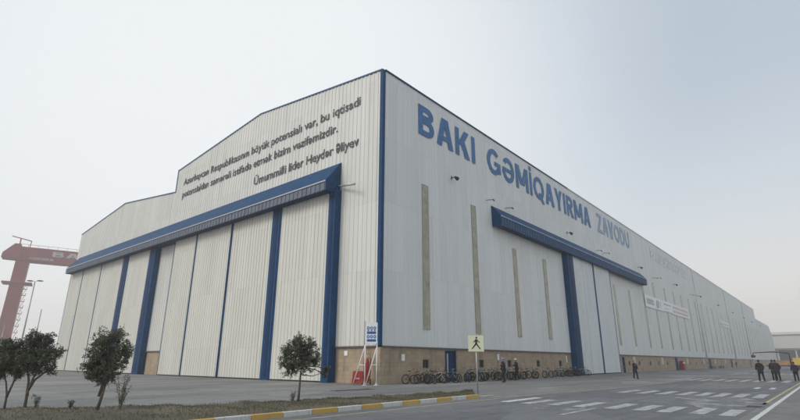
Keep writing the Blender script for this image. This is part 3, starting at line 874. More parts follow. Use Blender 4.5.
# ------------------------------------------------------------------ crossing sign
sg = empty('crossing_sign', (-4.99,-11.33,.0), 0, 'square yellow pedestrian crossing sign on a grey pole at the kerb end', 'road sign')
MB().tube([(0,0,-.05),(0,0,2.9)], .035, 10).build('pole', M['galv'], sg, smooth=True)
nrm = Vector((-.80,-.60,0)).normalized(); u = Vector((.60,-.80,0))
def pl(c, w, z): p = Vector((0,0,0))+u*w+nrm*c; return (p.x, p.y, z)
s = MB(); s.prism([pl(.05,-.39,2.08), pl(.05,.39,2.08), pl(.05,.39,2.87), pl(.05,-.39,2.87)], nrm*.025); brd = s.build('sign_board', M['sign_yellow'], sg)
s = MB()
def stroke(a, b, w0, w1):
    a = Vector(a); b = Vector(b); d = (b-a).normalized(); n = Vector((-d.y, d.x))
    s.prism([pl(.076,*(a+n*w0)), pl(.076,*(a-n*w0)), pl(.076,*(b-n*w1)), pl(.076,*(b+n*w1))], nrm*.004)
stroke((.02,2.68),(.01,2.45),.055,.05); stroke((.0,2.47),(-.10,2.33),.04,.03); stroke((-.10,2.345),(-.21,2.21),.032,.025)
stroke((.01,2.47),(.09,2.36),.04,.032); stroke((.085,2.37),(.21,2.2),.032,.024); stroke((0,2.66),(-.13,2.53),.026,.02); stroke((.03,2.66),(.15,2.55),.026,.02); stroke((.15,2.56),(.2,2.5),.02,.018)
s.prism([pl(.076, .03+.05*math.cos(t*math.pi/6), 2.755+.05*math.sin(t*math.pi/6)) for t in range(12)], nrm*.004)
s.build('pictogram', M['sign_black'], brd)
s = MB(); s.prism([pl(-.045,-.06,2.3), pl(-.045,.06,2.3), pl(-.045,.06,2.34), pl(-.045,-.06,2.34)], nrm*.09); s.prism([pl(-.045,-.06,2.65), pl(-.045,.06,2.65), pl(-.045,.06,2.69), pl(-.045,-.06,2.69)], nrm*.09); s.build('clamp', M['galv'], sg)
MB().tube([(0,0,.0),(0,0,.03)], .11, 10).build('base', M['concrete'], sg)

# ------------------------------------------------------------------ safety sign stand and fire point
st = empty('safety_sign_stand', (-1.45,-.02,0), 0, 'white framed stand holding a blue and white safety board at the hangar corner', 'sign stand')
A = Vector((0,0,0)); B = Vector((.56,-.60,0)); D1 = Vector((-.05,1.1,0)); D2 = Vector((-.45,.62,0))
def leg(a, b, r=.045): MB().tube([a, b], r, 8).build('leg', M['white_paint'], st, smooth=True)
leg(A, A+Vector((0,0,2.95))); leg(B, B+Vector((0,0,2.95)))
leg(A+D1, A+Vector((0,0,2.7)), .04); leg(B+D2, B+Vector((0,0,2.6)), .04)
MB().tube([A+D1*.5+Vector((0,0,1.35)), A+Vector((0,0,1.35))], .03, 6).build('crossbar', M['white_paint'], st)
MB().tube([B+D2*.5+Vector((0,0,1.35)), B+Vector((0,0,1.35))], .03, 6).build('crossbar', M['white_paint'], st)
s = MB()
for p in (A, B): s.box(p.x-.13,p.x+.13,p.y-.13,p.y+.13,0,.03); s.prism([(p.x-.12,p.y,.03),(p.x+.12,p.y,.03),(p.x+.03,p.y,.28),(p.x-.03,p.y,.28)], (0,.02,0))
s.build('foot_plate', M['white_paint'], st)
du = (B-A).normalized(); dn = Vector((du.y, -du.x, 0))
if dn.x > 0: dn = -dn
def bp(w, z, c=.05): p = A+du*w+dn*c; return (p.x, p.y, z)
s = MB(); s.prism([bp(-.02,2.78), bp(.84,2.78), bp(.84,4.25), bp(-.02,4.25)], dn*.03); bd = s.build('sign_board', M['board_white'], st)
s = MB()
for z in (2.92, 3.45): s.prism([bp(.1,z,.082), bp(.74,z,.082), bp(.74,z+.17,.082), bp(.1,z+.17,.082)], dn*.004)
for z in (3.26, 3.85):
    for w in (.19,.42,.65):
        s.prism([bp(w+.10*math.cos(t*math.pi/7), z+.12*math.sin(t*math.pi/7), .082) for t in range(14)], dn*.004)
for w in (.19,.42,.65): s.prism([bp(w-.06,3.64,.082), bp(w+.06,3.64,.082), bp(w+.06,3.71,.082), bp(w-.06,3.71,.082)], dn*.004)
s.build('print', M['sign_blue'], bd)
s = MB()
for z in (3.26, 3.85):
    for w in (.19,.42,.65):
        s.prism([bp(w+.04*math.cos(t*math.pi/4), z+.05*math.sin(t*math.pi/4), .0875) for t in range(8)], dn*.003)
s.build('pictogram', M['board_white'], bd)
MB().tube([A+Vector((-.04,.05,2.7)), A+Vector((-.04,.05,4.35))], .02, 6).build('rail', M['window_frame'], st)

fp = empty('fire_hose_box', (-1.15,.95,0), R(-50), 'red hose box with white printed front under the safety board', 'fire box')
s = MB(); s.prism([(-.42,-.24,.08),(.42,-.24,.08),(.36,-.12,.92),(-.36,-.12,.92)], (0,.38,0)); bx = s.build('body', M['red'], fp, bevel=.02)
s = MB()
for q in (0,.12,.24): s.box(-.2+q,-.12+q,-.235,-.228,.38+.0*q,.48)
s.build('print', M['board_white'], fp)
for q in (-.32, .32): MB().box(q-.05,q+.05,-.2,.12,0,.08).build('foot', M['black_metal'], fp)
MB().tube([(-.12,-.22,.97),(-.12,-.1,1.02),(.12,-.1,1.02),(.12,-.22,.97)], .015, 6).build('handle', M['black_metal'], fp)
fe = empty('wheeled_extinguisher', (-.70,.50,0), R(-50), 'tall red wheeled fire extinguisher standing behind the red hose box', 'fire extinguisher')
MB().loft([(0,0,.18,.10,.10),(0,0,.24,.19,.19),(0,0,1.5,.19,.19),(0,0,1.68,.13,.13),(0,0,1.78,.06,.06)], 18).build('cylinder', M['red'], fe, smooth=True)
MB().tube([(0,0,1.78),(0,0,1.92)], .05, 10).build('valve', M['galv'], fe)
MB().tube([(.06,-.05,1.85),(.28,-.2,1.75),(.3,-.24,1.2),(.26,-.2,.6),(.1,-.2,.45)], .025, 8).build('hose', M['rubber'], fe, smooth=True)
MB().tube([(-.22,.1,.3),(-.24,.12,1.6),(-.2,.14,2.1),(.2,.14,2.1),(.24,.12,1.6),(.22,.1,.3)], .022, 8).build('frame', M['red'], fe, smooth=True)
MB().torus((-.26,.08,.2), (1,0,0), .16, .04, 20, 6).build('wheel', M['rubber'], fe, smooth=True)
MB().torus((.26,.08,.2), (1,0,0), .16, .04, 20, 6).build('wheel', M['rubber'], fe, smooth=True)
MB().tube([(-.08,-.18,1.5),(-.30,-.22,1.35)], [.05,.08], 10).build('horn', M['red'], fe, smooth=True)
MB().box(-.3,.3,-.0,.3,.1,.16).build('platform', M['red'], fe)

# far fire point
ff = empty('fire_cabinet', (94.2,-.55,0), 0, 'red fire cabinet with a white slanting lid beside the far double blue doors', 'fire cabinet')
MB().box(-.8,.8,-.3,.4,.1,1.3).build('body', M['red'], ff, bevel=.02)
s = MB(); s.prism([(-.8,-.35,1.32),(.8,-.35,1.32),(.8,.4,1.75),(-.8,.4,1.75)], (0,0,.05)); s.build('lid', M['board_white'], ff)
MB().box(-1.1,-.95,-.25,.3,0,1.9).build('post', M['red'], ff)

# ------------------------------------------------------------------ bicycles
def bicycle(name, fm, loc, rz, label, lean=.10, sm=None):
    b = empty(name, loc, rz, label, 'bicycle', 'bicycles parked along the stone base')
    b.rotation_euler = (lean, 0, rz)
    for x in (-.52, .52):
        s = MB(); s.torus((x,0,.34), (0,1,0), .30, .012, 28, 5)
        for k in range(14):
            a = 2*math.pi*k/14; s.tube([(x,.02*(-1)**k,.34),(x+.30*math.cos(a),0,.34+.30*math.sin(a))], .0022, 3, False)
        s.tube([(x,-.05,.34),(x,.05,.34)], .022, 8)
        w = s.build('wheel', M['window_frame'], b, smooth=True)
        MB().torus((x,0,.34), (0,1,0), .318, .036, 30, 6).build('tyre', M['rubber'], w, smooth=True)
    s = MB(); hd = (.36,0,.82); hb = (.385,0,.70); bb = (-.08,0,.30); stt = (-.20,0,.74)
    s.tube([stt, hd], .017, 8); s.tube([bb, hb], .020, 8); s.tube([bb, stt], .017, 8)
    s.tube([hb, (.345,0,.88)], .021, 8)
    for y in (-.045,.045): s.tube([bb, (-.52,y,.34)], .011, 6); s.tube([stt, (-.52,y,.34)], .009, 6)
    f = s.build('frame', fm, b, smooth=True)
    s = MB()
    for y in (-.045,.045): s.tube([(.395,y*.8,.66),(.43,y,.5),(.52,y,.34)], .012, 6)
    s.tube([(.395,-.045,.67),(.395,.045,.67)], .018, 6); s.build('fork', fm, b, smooth=True)
    s = MB(); s.tube([(.345,0,.88),(.335,0,.96),(.39,0,1.0)], .014, 6); s.tube([(.31,-.3,1.03),(.37,-.18,1.02),(.39,0,1.0),(.37,.18,1.02),(.31,.3,1.03)], .012, 6)
    h = s.build('handlebar', M['galv'], b, smooth=True)
    for y in (-1,1): MB().tube([(.335,.22*y,1.027),(.30,.31*y,1.032)], .018, 7).build('grip', M['rubber'], h)
    MB().tube([stt, (-.235,0,.88)], .013, 6).build('seat_post', M['galv'], b)
    s = MB(); s.loft([(-.24,0,.875,.11,.05),(-.23,0,.90,.135,.07),(-.23,0,.925,.12,.06)], 12); s.tube([(-.16,0,.90),(-.06,0,.905)], [.035,.018], 8)
    s.build('saddle', sm or M['black_metal'], b, smooth=True)
    s = MB(); s.torus((-.08,.05,.30), (0,1,0), .09, .008, 20, 4); s.tube([(-.08,.06,.30),(.04,.075,.20)], .010, 5); s.tube([(-.08,-.05,.30),(-.20,-.075,.40)], .010, 5)
    s.tube([(-.08,.05,.39),(-.52,.05,.38)], .005, 4); s.tube([(-.08,.05,.21),(-.52,.05,.30)], .005, 4)
    s.build('crank', M['black_metal'], b)
    for y, x, z in ((.11,.04,.20),(-.11,-.20,.40)): MB().box(x-.045,x+.045,y-.04,y+.04,z-.012,z+.012).build('pedal', M['rubber'], b)
    return b
cols = {'dark red': (.20,.03,.03), 'black': (.015,.015,.017), 'white': (.6,.6,.58), 'silver': (.38,.4,.42), 'navy': (.02,.04,.13), 'blue': (.06,.16,.36), 'dark green': (.02,.07,.04), 'pink': (.45,.24,.24), 'grey': (.15,.155,.16), 'orange': (.5,.17,.04), 'pale blue': (.28,.42,.55), 'maroon': (.12,.02,.04), 'cream': (.5,.46,.36)}
for k, v in list(cols.items()): cols[k] = mat('bike_'+k.replace(' ', '_'), v, .35)
RZ = lambda d: R(d)
proto = bicycle('bicycle', cols['dark red'], (2.55,-.95,0), RZ(-18), 'dark red bicycle side on to the wall, nearest the hangar corner', .10)
def bike(col, x, y, rz, label, lean=.1, sc=1.0, group=None):
    c = copy_tree(proto)
    c.location = (x, y, 0); c.rotation_euler = (lean, 0, R(rz)); c.scale = (sc, sc, sc); c['label'] = label
    if group: c['group'] = group
    for ch in c.children:
        if ch.name.split('.')[0] in ('frame', 'fork'):
            ch.data = ch.data.copy(); ch.data.materials[0] = cols[col]
    return c
B1 = [('black',2.75,-1.7,-62,'black bicycle leaning in front of the dark red one, second from the corner'),
 ('navy',3.75,-1.85,70,'navy bicycle with its front wheel to the wall, third from the corner'),
 ('white',5.0,-1.55,-64,'white bicycle below the first small window, fourth from the corner'),
 ('grey',6.15,-1.8,-58,'grey bicycle between the white bicycle and the silver one before the blue door'),
 ('silver',7.35,-1.7,66,'silver bicycle just left of the nearest blue door'),
 ('blue',8.6,-1.9,50,'bright blue bicycle parked right in front of the nearest blue door'),
 ('black',9.9,-1.8,-66,'black bicycle at the right jamb of the nearest blue door'),
 ('pale blue',11.3,-1.7,62,'pale blue bicycle with raised handlebar, left of the crossing sign pole'),
 ('dark green',12.5,-1.9,-60,'dark green bicycle seen behind the crossing sign pole'),
 ('maroon',13.8,-1.7,70,'maroon bicycle under the second small window from the corner'),
 ('black',14.9,-1.9,-55,'black bicycle just left of the worker in the blue helmet'),
 ('silver',16.2,-1.6,64,'silver bicycle behind the worker in the blue helmet'),
 ('orange',17.5,-1.8,-58,'orange bicycle between the two helmeted workers'),
 ('cream',18.7,-1.7,60,'cream bicycle right beside the worker in the pale helmet'),
 ('black',19.9,-1.9,-50,'black bicycle second to the right of the worker in the pale helmet'),
 ('navy',21.2,-1.8,55,'navy bicycle third to the right of the worker in the pale helmet'),
 ('pink',22.7,-1.7,-60,'pink bicycle left of the very last one of the long row by the wall'),
 ('silver',24.1,-1.9,58,'silver bicycle ending the long row, before the gap in the bicycles'),
 ('white',27.6,-1.6,-30,'white bicycle on the left edge of the cluster next to the sliding doors'),
 ('black',29.0,-1.7,-58,'black bicycle second in the cluster next to the sliding doors'),
 ('grey',30.1,-1.8,60,'grey bicycle third in the cluster next to the sliding doors'),
 ('navy',31.3,-1.7,-62,'navy bicycle in the middle right of the cluster next to the sliding doors'),
 ('black',32.3,-1.9,58,'black bicycle under the last small window before the sliding doors'),
 ('silver',33.8,-1.8,-45,'silver bicycle before the blue column of the side sliding doors'),
 ('pale blue',35.0,-1.9,-30,'pale blue bicycle at the right edge of the cluster next to the sliding doors')]
for i, (c, x, y, a, lab) in enumerate(B1): bike(c, x, y, a+random.uniform(-6,6), lab, random.choice((-.12,.1,.14,-.08)), random.uniform(.96,1.04))
B2 = [('grey',4.4,-.75,60,'grey bicycle against the wall behind the navy and white ones'),
 ('black',5.6,-.7,-70,'black bicycle against the wall right under the first small window'),
 ('maroon',7.0,-.8,64,'maroon bicycle against the wall left of the nearest blue door'),
 ('black',10.9,-.75,55,'black bicycle against the wall between the blue door and the sign pole'),
 ('grey',12.1,-.8,-66,'grey bicycle against the wall behind the sign pole'),
 ('silver',14.3,-.7,60,'silver bicycle against the wall under the second small window'),
 ('black',16.9,-.7,-60,'black bicycle against the wall between the two helmeted workers'),
 ('navy',19.3,-.75,66,'navy bicycle against the wall just right of the pale helmet'),
 ('grey',20.6,-.8,-62,'grey bicycle against the wall, second right of the pale helmet'),
 ('black',29.6,-.8,62,'black bicycle against the wall at the back of the right cluster'),
 ('maroon',31.0,-.7,-64,'maroon bicycle against the wall at the back of the right cluster'),
 ('grey',33.2,-.8,60,'grey bicycle against the wall right of the last small window')]
for i, (c, x, y, a, lab) in enumerate(B2): bike(c, x, y, a+random.uniform(-6,6), lab, random.choice((-.12,.1,.14,-.08)), random.uniform(.96,1.04))
far = [('black',118,'leftmost'),('maroon',121.5,'second from the left'),('grey',125,'third from the left'),('navy',131.5,'third from the right'),('maroon',134.5,'second from the right'),('black',137.5,'rightmost')]
for c, x, w in far: bike(c, x, -1.6, random.uniform(-30,10), c+' bicycle, '+w+' of the group far down the wall', .1, 1.0, 'bicycles far along the wall')

# ------------------------------------------------------------------ people
def remesh(o, vox):
    m = o.modifiers.new('r', 'REMESH'); m.mode = 'VOXEL'; m.voxel_size = vox
    bpy.context.view_layer.update()
    dg = bpy.context.evaluated_depsgraph_get()
    me = bpy.data.meshes.new_from_object(o.evaluated_get(dg)); old = o.data; mats = list(old.materials)
    o.modifiers.clear(); o.data = me
    me.materials.clear()
    for q in mats: me.materials.append(q)
    bm = bmesh.new(); bm.from_mesh(me)
    bmesh.ops.smooth_vert(bm, verts=bm.verts[:], factor=.5, use_axis_x=True, use_axis_y=True, use_axis_z=True)
    bm.to_mesh(me); bm.free()
    for p in me.polygons: p.use_smooth = True

def person(loc, rz, h, label, pose, coat, trous, hat=None, long_coat=False, vest=None, bag=False):
    """faces local +X. pose: legs (Lhip->knee->ankle offsets), arms. built at 1.75 m then scaled"""
    t = empty('person', loc, rz, label, 'person', 'people on the apron and road'); k = h/1.75; t.scale = (k, k, k)
    stride, armL, armR, lean, turn = pose['stride'], pose['armL'], pose['armR'], pose.get('lean', 0), pose.get('turn', 0)
    hip = {1: Vector((0,.095,.90)), -1: Vector((0,-.095,.90))}
    legs = {}
    for sgn in (1, -1):
        st_ = stride*sgn
        foot = Vector((st_*.30, sgn*.11, .085+(.05 if st_ < 0 and stride else 0)))
        knee = Vector((st_*.17+.045, sgn*.105, .49))
        legs[sgn] = (hip[sgn], knee, foot)
    sh = {1: Vector((lean,.185,1.42)), -1: Vector((lean,-.185,1.42))}
    arms = {}
    for sgn, a in ((1, armL), (-1, armR)):
        el = sh[sgn]+Vector(a[0]); wr = el+Vector(a[1]); arms[sgn] = (sh[sgn], el, wr)
    s = MB()
    l2 = lean
    s.loft([(0,0,.82,.10,.15),(0,0,.92,.115,.165),(l2*.3,0,1.05,.10,.14),(l2*.6,0,1.2,.115,.16),(l2*.9,0,1.36,.12,.185),(l2,0,1.45,.09,.15),(l2+.005,0,1.49,.06,.08)], 18)
    s.tube([(l2,0,1.44),(l2+.015,0,1.56)], [.062,.055], 12)
    hc = Vector((l2+.03,0,1.635)); ct, sn = math.cos(turn), math.sin(turn)
    s.ball(hc, (.098,.078,.118), 16, 12)
    s.ball((hc.x+.03*ct, hc.y+.03*sn, hc.z-.06), (.065,.055,.055), 12, 8)
    fx = lambda a, b, z: (hc.x+a*ct-b*sn, hc.y+a*sn+b*ct, hc.z+z)
    s.tube([fx(.09,0,.02), fx(.115,0,-.025)], [.010,.018], 8)
    for q in (1,-1): s.ball(fx(0,.08*q,-.005), (.018,.012,.03), 8, 6)
    s.tube([fx(.088,-.025,-.062), fx(.098,0,-.062), fx(.088,.025,-.062)], [.006,.009,.006], 6)
    for sgn in (1,-1):
        a, b, c = legs[sgn]
        s.tube([a, a.lerp(b,.5), b, b.lerp(c,.35), c], [.088,.075,.055,.056,.040], 12)
        s.tube([c+Vector((-.05,0,-.035)), c+Vector((.05,0,-.045)), c+Vector((.16,0,-.055))], [.042,.040,.028], 10)
        a, b, c = arms[sgn]
        s.tube([a, a.lerp(b,.5), b, b.lerp(c,.3), c], [.056,.047,.038,.038,.026], 10)
        d = (c-b).normalized(); side = Vector((0, 1, 0)) if abs(d.y) < .8 else Vector((1,0,0))
        pn = d.cross(side).normalized(); sd = pn.cross(d).normalized()
        s.tube([c, c+d*.05, c+d*.09], [.026,.036,.034], 10)
        for f, (o_, ln) in enumerate(((-.030,.062),(-.010,.075),(.010,.070),(.029,.055))):
            p0 = c+d*.085+sd*o_; p1 = p0+d*ln*.5+pn*.008; p2 = p1+d*ln*.4+pn*.026
            s.tube([p0, p1, p2], [.011,.010,.0085], 7)
        p0 = c+d*.03+sd*(-.03); s.tube([p0, p0+d*.03-sd*.03+pn*.01, p0+d*.06-sd*.035+pn*.025], [.013,.012,.009], 7)
    body = s.build('body', M['skin'], t); remesh(body, .011)
    for q in (1,-1):
        MB().ball(fx(.088,.032*q,.018), (.012,.012,.009), 8, 6).build('eye', M['hair'], t)
    if hat is None:
        s = MB(); s.ball((hc.x-.022, hc.y, hc.z+.018), (.098,.086,.112), 16, 10); s.build('hair', M['hair'], t, smooth=True)
    else:
        s = MB(); s.loft([(hc.x,hc.y,hc.z+.035,.145,.115),(hc.x,hc.y,hc.z+.045,.128,.105),(hc.x,hc.y,hc.z+.09,.118,.098),(hc.x,hc.y,hc.z+.135,.085,.07),(hc.x,hc.y,hc.z+.155,.03,.025)], 20); s.build('helmet', hat, t, smooth=True)
        s = MB(); s.ball((hc.x-.02, hc.y, hc.z-.0), (.088,.083,.07), 12, 8); s.build('hair', M['hair'], t, smooth=True)
    # jacket
    s = MB(); bz = .62 if long_coat else .84
    s.loft([(0,0,bz,.175,.215),(0,0,.95,.15,.20),(l2*.4,0,1.1,.135,.175),(l2*.7,0,1.25,.15,.195),(l2*.95,0,1.38,.15,.215),(l2,0,1.455,.11,.165),(l2,0,1.52,.078,.085)], 20)
    for sgn in (1,-1):
        a, b, c = arms[sgn]
        s.tube([a+Vector((0,-.03*sgn,.0)), a.lerp(b,.5), b, b.lerp(c,.5), b.lerp(c,.97)], [.078,.070,.062,.056,.048], 12)
    cj = s.build('jacket', coat, t); remesh(cj, .018)
    if vest is not None:
        s = MB(); s.loft([(0.012,0,.98,.150,.17),(l2*.6+.012,0,1.2,.150,.16),(l2+.014,0,1.38,.145,.15)], 18); s.build('vest_front', vest, t, smooth=True)
    s = MB()
    s.loft([(0,0,.80,.13,.175),(0,0,.98,.13,.18)], 16)
    for sgn in (1,-1):
        a, b, c = legs[sgn]
        s.tube([a+Vector((0,0,.02)), a.lerp(b,.5), b, b.lerp(c,.5), c+Vector((0,0,-.02))], [.108,.098,.078,.074,.068], 12)
    tr = s.build('trousers', trous, t); remesh(tr, .016)
    for sgn in (1,-1):
        c = legs[sgn][2]
        s = MB(); s.tube([c+Vector((-.075,0,-.035)), c+Vector((.02,0,-.03)), c+Vector((.12,0,-.045)), c+Vector((.19,0,-.055))], [.045,.052,.045,.03], 12)
        s.build('shoe', M['black_metal'], t, smooth=True)
    if bag:
        MB().box(-.27,-.13,-.14,.14,1.08,1.42).build('rucksack', M['black_cloth'], t, bevel=.04)
    return t
down = [(.02,.05,-.29),(.05,.02,-.25)]; downr = [(.02,-.05,-.29),(.05,-.02,-.25)]
swF = [(.12,.04,-.27),(.16,.0,-.20)]; swB = [(-.14,-.04,-.26),(-.06,-.01,-.25)]
fwd = [(.12,.03,-.25),(.24,-.03,.06)]
fwdr = [(.12,-.03,-.25),(.24,.03,.10)]
pockL = [(-.03,.09,-.27),(.12,-.03,-.22)]; pockR = [(-.03,-.09,-.27),(.12,.03,-.22)]
left_dir = math.atan2(.76,-.65)
person((10.05,-4.53,0), left_dir+.25, 1.86, 'worker in a bright blue helmet reaching toward the parked bicycles', dict(stride=.25, armL=fwd, armR=downr, lean=.05), M['navy_cloth'], M['navy_cloth'], M['helmet_blue'], vest=M['vest_red'])
person((15.0,-3.09,0), left_dir-.1, 1.84, 'worker in a pale helmet and dark overalls walking past the bicycles', dict(stride=.5, armL=fwd, armR=swB, lean=.03), M['navy_cloth'], M['black_cloth'], M['helmet_pale'])
person((26.98,-9.76,0), math.pi+.9, 1.74, 'dark haired person in a navy coat alone in front of the far sliding doors', dict(stride=.45, armL=pockL, armR=fwdr, lean=.02), M['navy_cloth'], M['black_cloth'], None, long_coat=True)
person((27.69,-19.96,0), .35, 1.82, 'person in a long black coat walking, leftmost of the close group on the road', dict(stride=.8, armL=pockL, armR=pockR, lean=.05), M['black_cloth'], M['black_cloth'], None, long_coat=True)
person((31.2,-20.65,0), .25, 1.84, 'person in a loose black coat walking in the middle of the close group', dict(stride=.5, armL=swF, armR=[(-.1,-.16,-.24),(-.05,-.04,-.25)], lean=.05), M['black_cloth'], M['char_cloth'], None, long_coat=True)
person((30.0,-20.95,0), .3, 1.84, 'broad person in a black padded coat, rightmost of the close group on the road', dict(stride=.55, armL=pockL, armR=pockR, lean=.04), M['char_cloth'], M['black_cloth'], None, long_coat=True)
person((30.29,-22.25,0), .2, 1.66, 'person in a dark purple jacket walking by the white road edge line', dict(stride=.35, armL=swF, armR=swB, lean=.06), mat('purple_cloth', (.022,.012,.04), .9), M['black_cloth'], None, bag=False)
person((160,-1.9,0), left_dir, 1.9, 'tiny distant person in black standing by the far end of the wall', dict(stride=.3, armL=pockL, armR=pockR, lean=0), M['black_cloth'], M['black_cloth'], None)

# ------------------------------------------------------------------ gantry crane (left, in haze)
CR = empty('gantry_crane', (27.5,269.8,0), math.atan2(-18.5*1.0, 66), 'towering red gantry crane behind the hangar, faded by haze', 'crane')
# local +X along the girder
gl = 240
s = MB(); s.box(2,gl,-4,4,47.8,54.5); gd = s.build('girder', M['crane_red'], CR, bevel=.15)
s = MB()
for x in range(8, gl, 12): s.box(x,x+.25,-4.12,-4.001,48.0,54.3)
s.build('stiffener', M['crane_red'], gd)
s = MB(); s.prism([(-3.4,-4.5,48.6),(-3.2,-4.5,50.8),(.8,-4.5,55.6),(3.2,-4.5,55.5),(3.9,-4.5,53.0),(3.9,-4.5,48.4)], (0,9,0)); s.build('machinery_house', M['crane_red'], CR)
s = MB(); s.prism([(1.4,-3.5,0),(6.9,-3.5,0),(7.6,-3.5,47.7),(2.3,-3.5,47.7)], (0,7,0))
lg = s.build('leg', M['crane_red'], CR)
s = MB(); s.prism([(3.2,-3.6,-.01),(4.5,-3.6,-.01),(4.0,-3.6,19)], (0,7.2,0)); s.build('leg_slot', M['galv'], lg)
s = MB(); s.box(-1.0,10.6,-5,5,36.6,37.3); s.build('platform', M['crane_red'], CR)
s = MB()
for k in range(11):
    z = 5+k*2.9
    s.box(7.7,9.2,-3.4,-2.0,z,z+.25); s.box(9.0,9.15,-3.4,-2.0,z+.25,z+1.3); s.tube([(7.9,-2.8,z+.2),(8.8,-2.8,z+2.8)], .1, 5)
s.build('stair', M['crane_red'], CR)
s = MB(); s.tube([(2.2,0,54),(2.2,0,59.2)], .3, 6); s.tube([(-1.5,0,59.8),(6.6,0,58.2)], .25, 6); s.tube([(6.6,0,58.2),(6.3,0,55)], .2, 6); s.build('jib', M['crane_red'], CR)
s = MB(); s.box(gl-12,gl-4,-4,4,0,46.2); s.build('leg', M['crane_red'], CR)
for y in (-4.1,4.0): pass
s = MB(); s.tube([(2,-4.1,55.6),(gl,-4.1,55.6)], .09, 5)
for x in range(2, gl, 4): s.tube([(x,-4.1,54.6),(x,-4.1,55.6)], .07, 4)
s.build('handrail', M['crane_red'], CR)
sign_word('BAKI', 16.3, 50.8, 19.6, 2.5, M['crane_letter'], parent=CR, yo=-4.08)
sign_word('GƏMİQAYIRMA', 40, 50.8, 55, 2.5, M['crane_letter'], parent=CR, yo=-4.08)
text_mesh('KONSORSIUM', 'lettering', M['crane_letter'], (7.6,-4.05,48.6), (1,0,0), UP, 9.5, 1.2, CR, bold=.02, depth=.1)

# street lamps, left background
def lamp(loc, h, label, double=True):
    t = empty('street_lamp', loc, 0, label, 'street lamp')
    MB().tube([(0,0,0),(0,0,h)], [.14,.07], 8).build('pole', M['galv'], t, smooth=True)
    if double:
        for q in (-1,1):
            d = RV*q
            MB().tube([(0,0,h-.05),tuple(d*.35+Vector((0,0,h+.05)))], .04, 6).build('arm', M['galv'], t)
            s = MB(); p = d*.75; s.ball((p.x,p.y,h+.08), (.42,.42,.09), 12, 8); s.build('lamp_head', M['window_frame'], t, smooth=True)
import math as _m
lamp((-7.2,63.3,0), 12.8, 'tall double headed street lamp left of the hangar, seen above the olive trees')
lamp((-3.4,72.5,0), 9.6, 'thin plain pole right of the double headed street lamp', False)

# ------------------------------------------------------------------ far right background
sh_ = empty('assembly_shed', (385,0,0), 0, 'long beige industrial shed on tall columns beyond the far end of the hangar', 'shed')
MB().box(0,60,-130,42,9.8,19.0).build('cladding', M['beige_clad'], sh_)
MB().box(-1.2,61,-131,43,19.0,20.6).build('roof', M['white_dirty'], sh_)
for k in range(18):
    y = 40-k*9.5
    MB().box(.6,1.5,y-.45,y+.45,0,9.8).build('column', M['galv'], sh_)
MB().box(-.3,-.01,-130,42,9.2,10.4).build('beam', M['window_frame'], sh_)
MB().box(59,60,-130,42,0,9.8).build('back_wall', M['plaster_and_sun_patch'], sh_)
# boxes and machines
def container(loc, rz, m, label):
    t = empty('container', loc, rz, label, 'container', 'containers before the beige shed')
    s = MB(); s.box(-3,3,-1.2,1.2,.1,2.6)
    for k in range(20): s.box(-2.9+k*.295,-2.76+k*.295,-1.24,-1.2,.25,2.45)
    s.build('body', m, t); MB().box(-3.05,-2.95,-1.1,1.1,.2,2.5).build('door', m, t)
    return t
container((300,-4.5,0), 1.5, M['orange_machine'], 'orange container standing nearest the end of the hangar')
container((318,-9,0), 1.2, M['yellow_machine'], 'yellow container right of the orange one before the beige shed')
container((345,-16,0), 1.6, M['plaster_and_sun_patch'], 'pale container right of the yellow one')
container((330,-22,0), 1.6, M['orange_machine'], 'orange container at the right edge of the photograph')
def crane_truck():
    t = empty('crane_truck', (122.5,-16.2,0), R(-90), 'dark truck mounted loading crane with its boom held level near the far wall end', 'crane truck')
    MB().box(-3.6,3.0,-1.15,1.15,.7,1.0).build('chassis', M['black_metal'], t)
    s = MB(); s.prism([(1.6,-1.15,1.0),(3.4,-1.15,1.0),(3.4,-1.15,1.9),(3.0,-1.15,2.6),(1.6,-1.15,2.6)], (0,2.3,0)); cb = s.build('cab', M['yellow_machine'], t, bevel=.04)
    MB().box(3.2,3.42,-.95,.95,1.75,2.3).build('windscreen', M['dark_glass'], cb)
    MB().box(-3.6,.6,-1.15,1.15,1.0,1.35).build('bed', M['orange_machine'], t, bevel=.02)
    for x in (-2.6,-1.5,2.3):
        for y in (-1.0,1.0):
            s = MB(); s.torus((x,y,.48), (0,1,0), .34, .14, 20, 6); s.tube([(x,y-.1,.48),(x,y+.1,.48)], .3, 12); s.build('wheel', M['rubber'], t, smooth=True)
    MB().tube([(1.1,0,1.0),(1.1,0,3.7)], [.2,.15], 8).build('mast', M['black_metal'], t)
    s = MB(); s.tube([(1.1,0,3.7),(-2.0,0,4.0),(-5.8,0,3.8)], [.17,.14,.1], 8); s.build('boom', M['black_metal'], t)
    s = MB(); s.tube([(-5.8,0,3.8),(-5.9,0,3.3)], .1, 6); s.ball((-5.9,0,3.0), (.5,.4,.35), 8, 6); s.build('grab', M['black_metal'], t)
crane_truck()
# a few more far items so the horizon is not empty
for i, (x, y, w, d, h, lab) in enumerate([(40,420,60,30,9,'long low beige shed far left under the crane girder'), (-40,380,40,22,7,'low beige shed at the far left beyond the crane leg')]):
    t = empty('warehouse', (x, y, 0), .3, lab, 'warehouse')
    MB().box(-w/2,w/2,-d/2,d/2,0,h).build('wall', M['beige_clad'], t)
    s = MB(); s.prism([(-w/2-.5,-d/2-.5,h+.01),(-w/2-.5,d/2+.5,h+.01),(-w/2-.5,0,h+3)], (w+1,0,0)); s.build('roof', M['roof'], t)

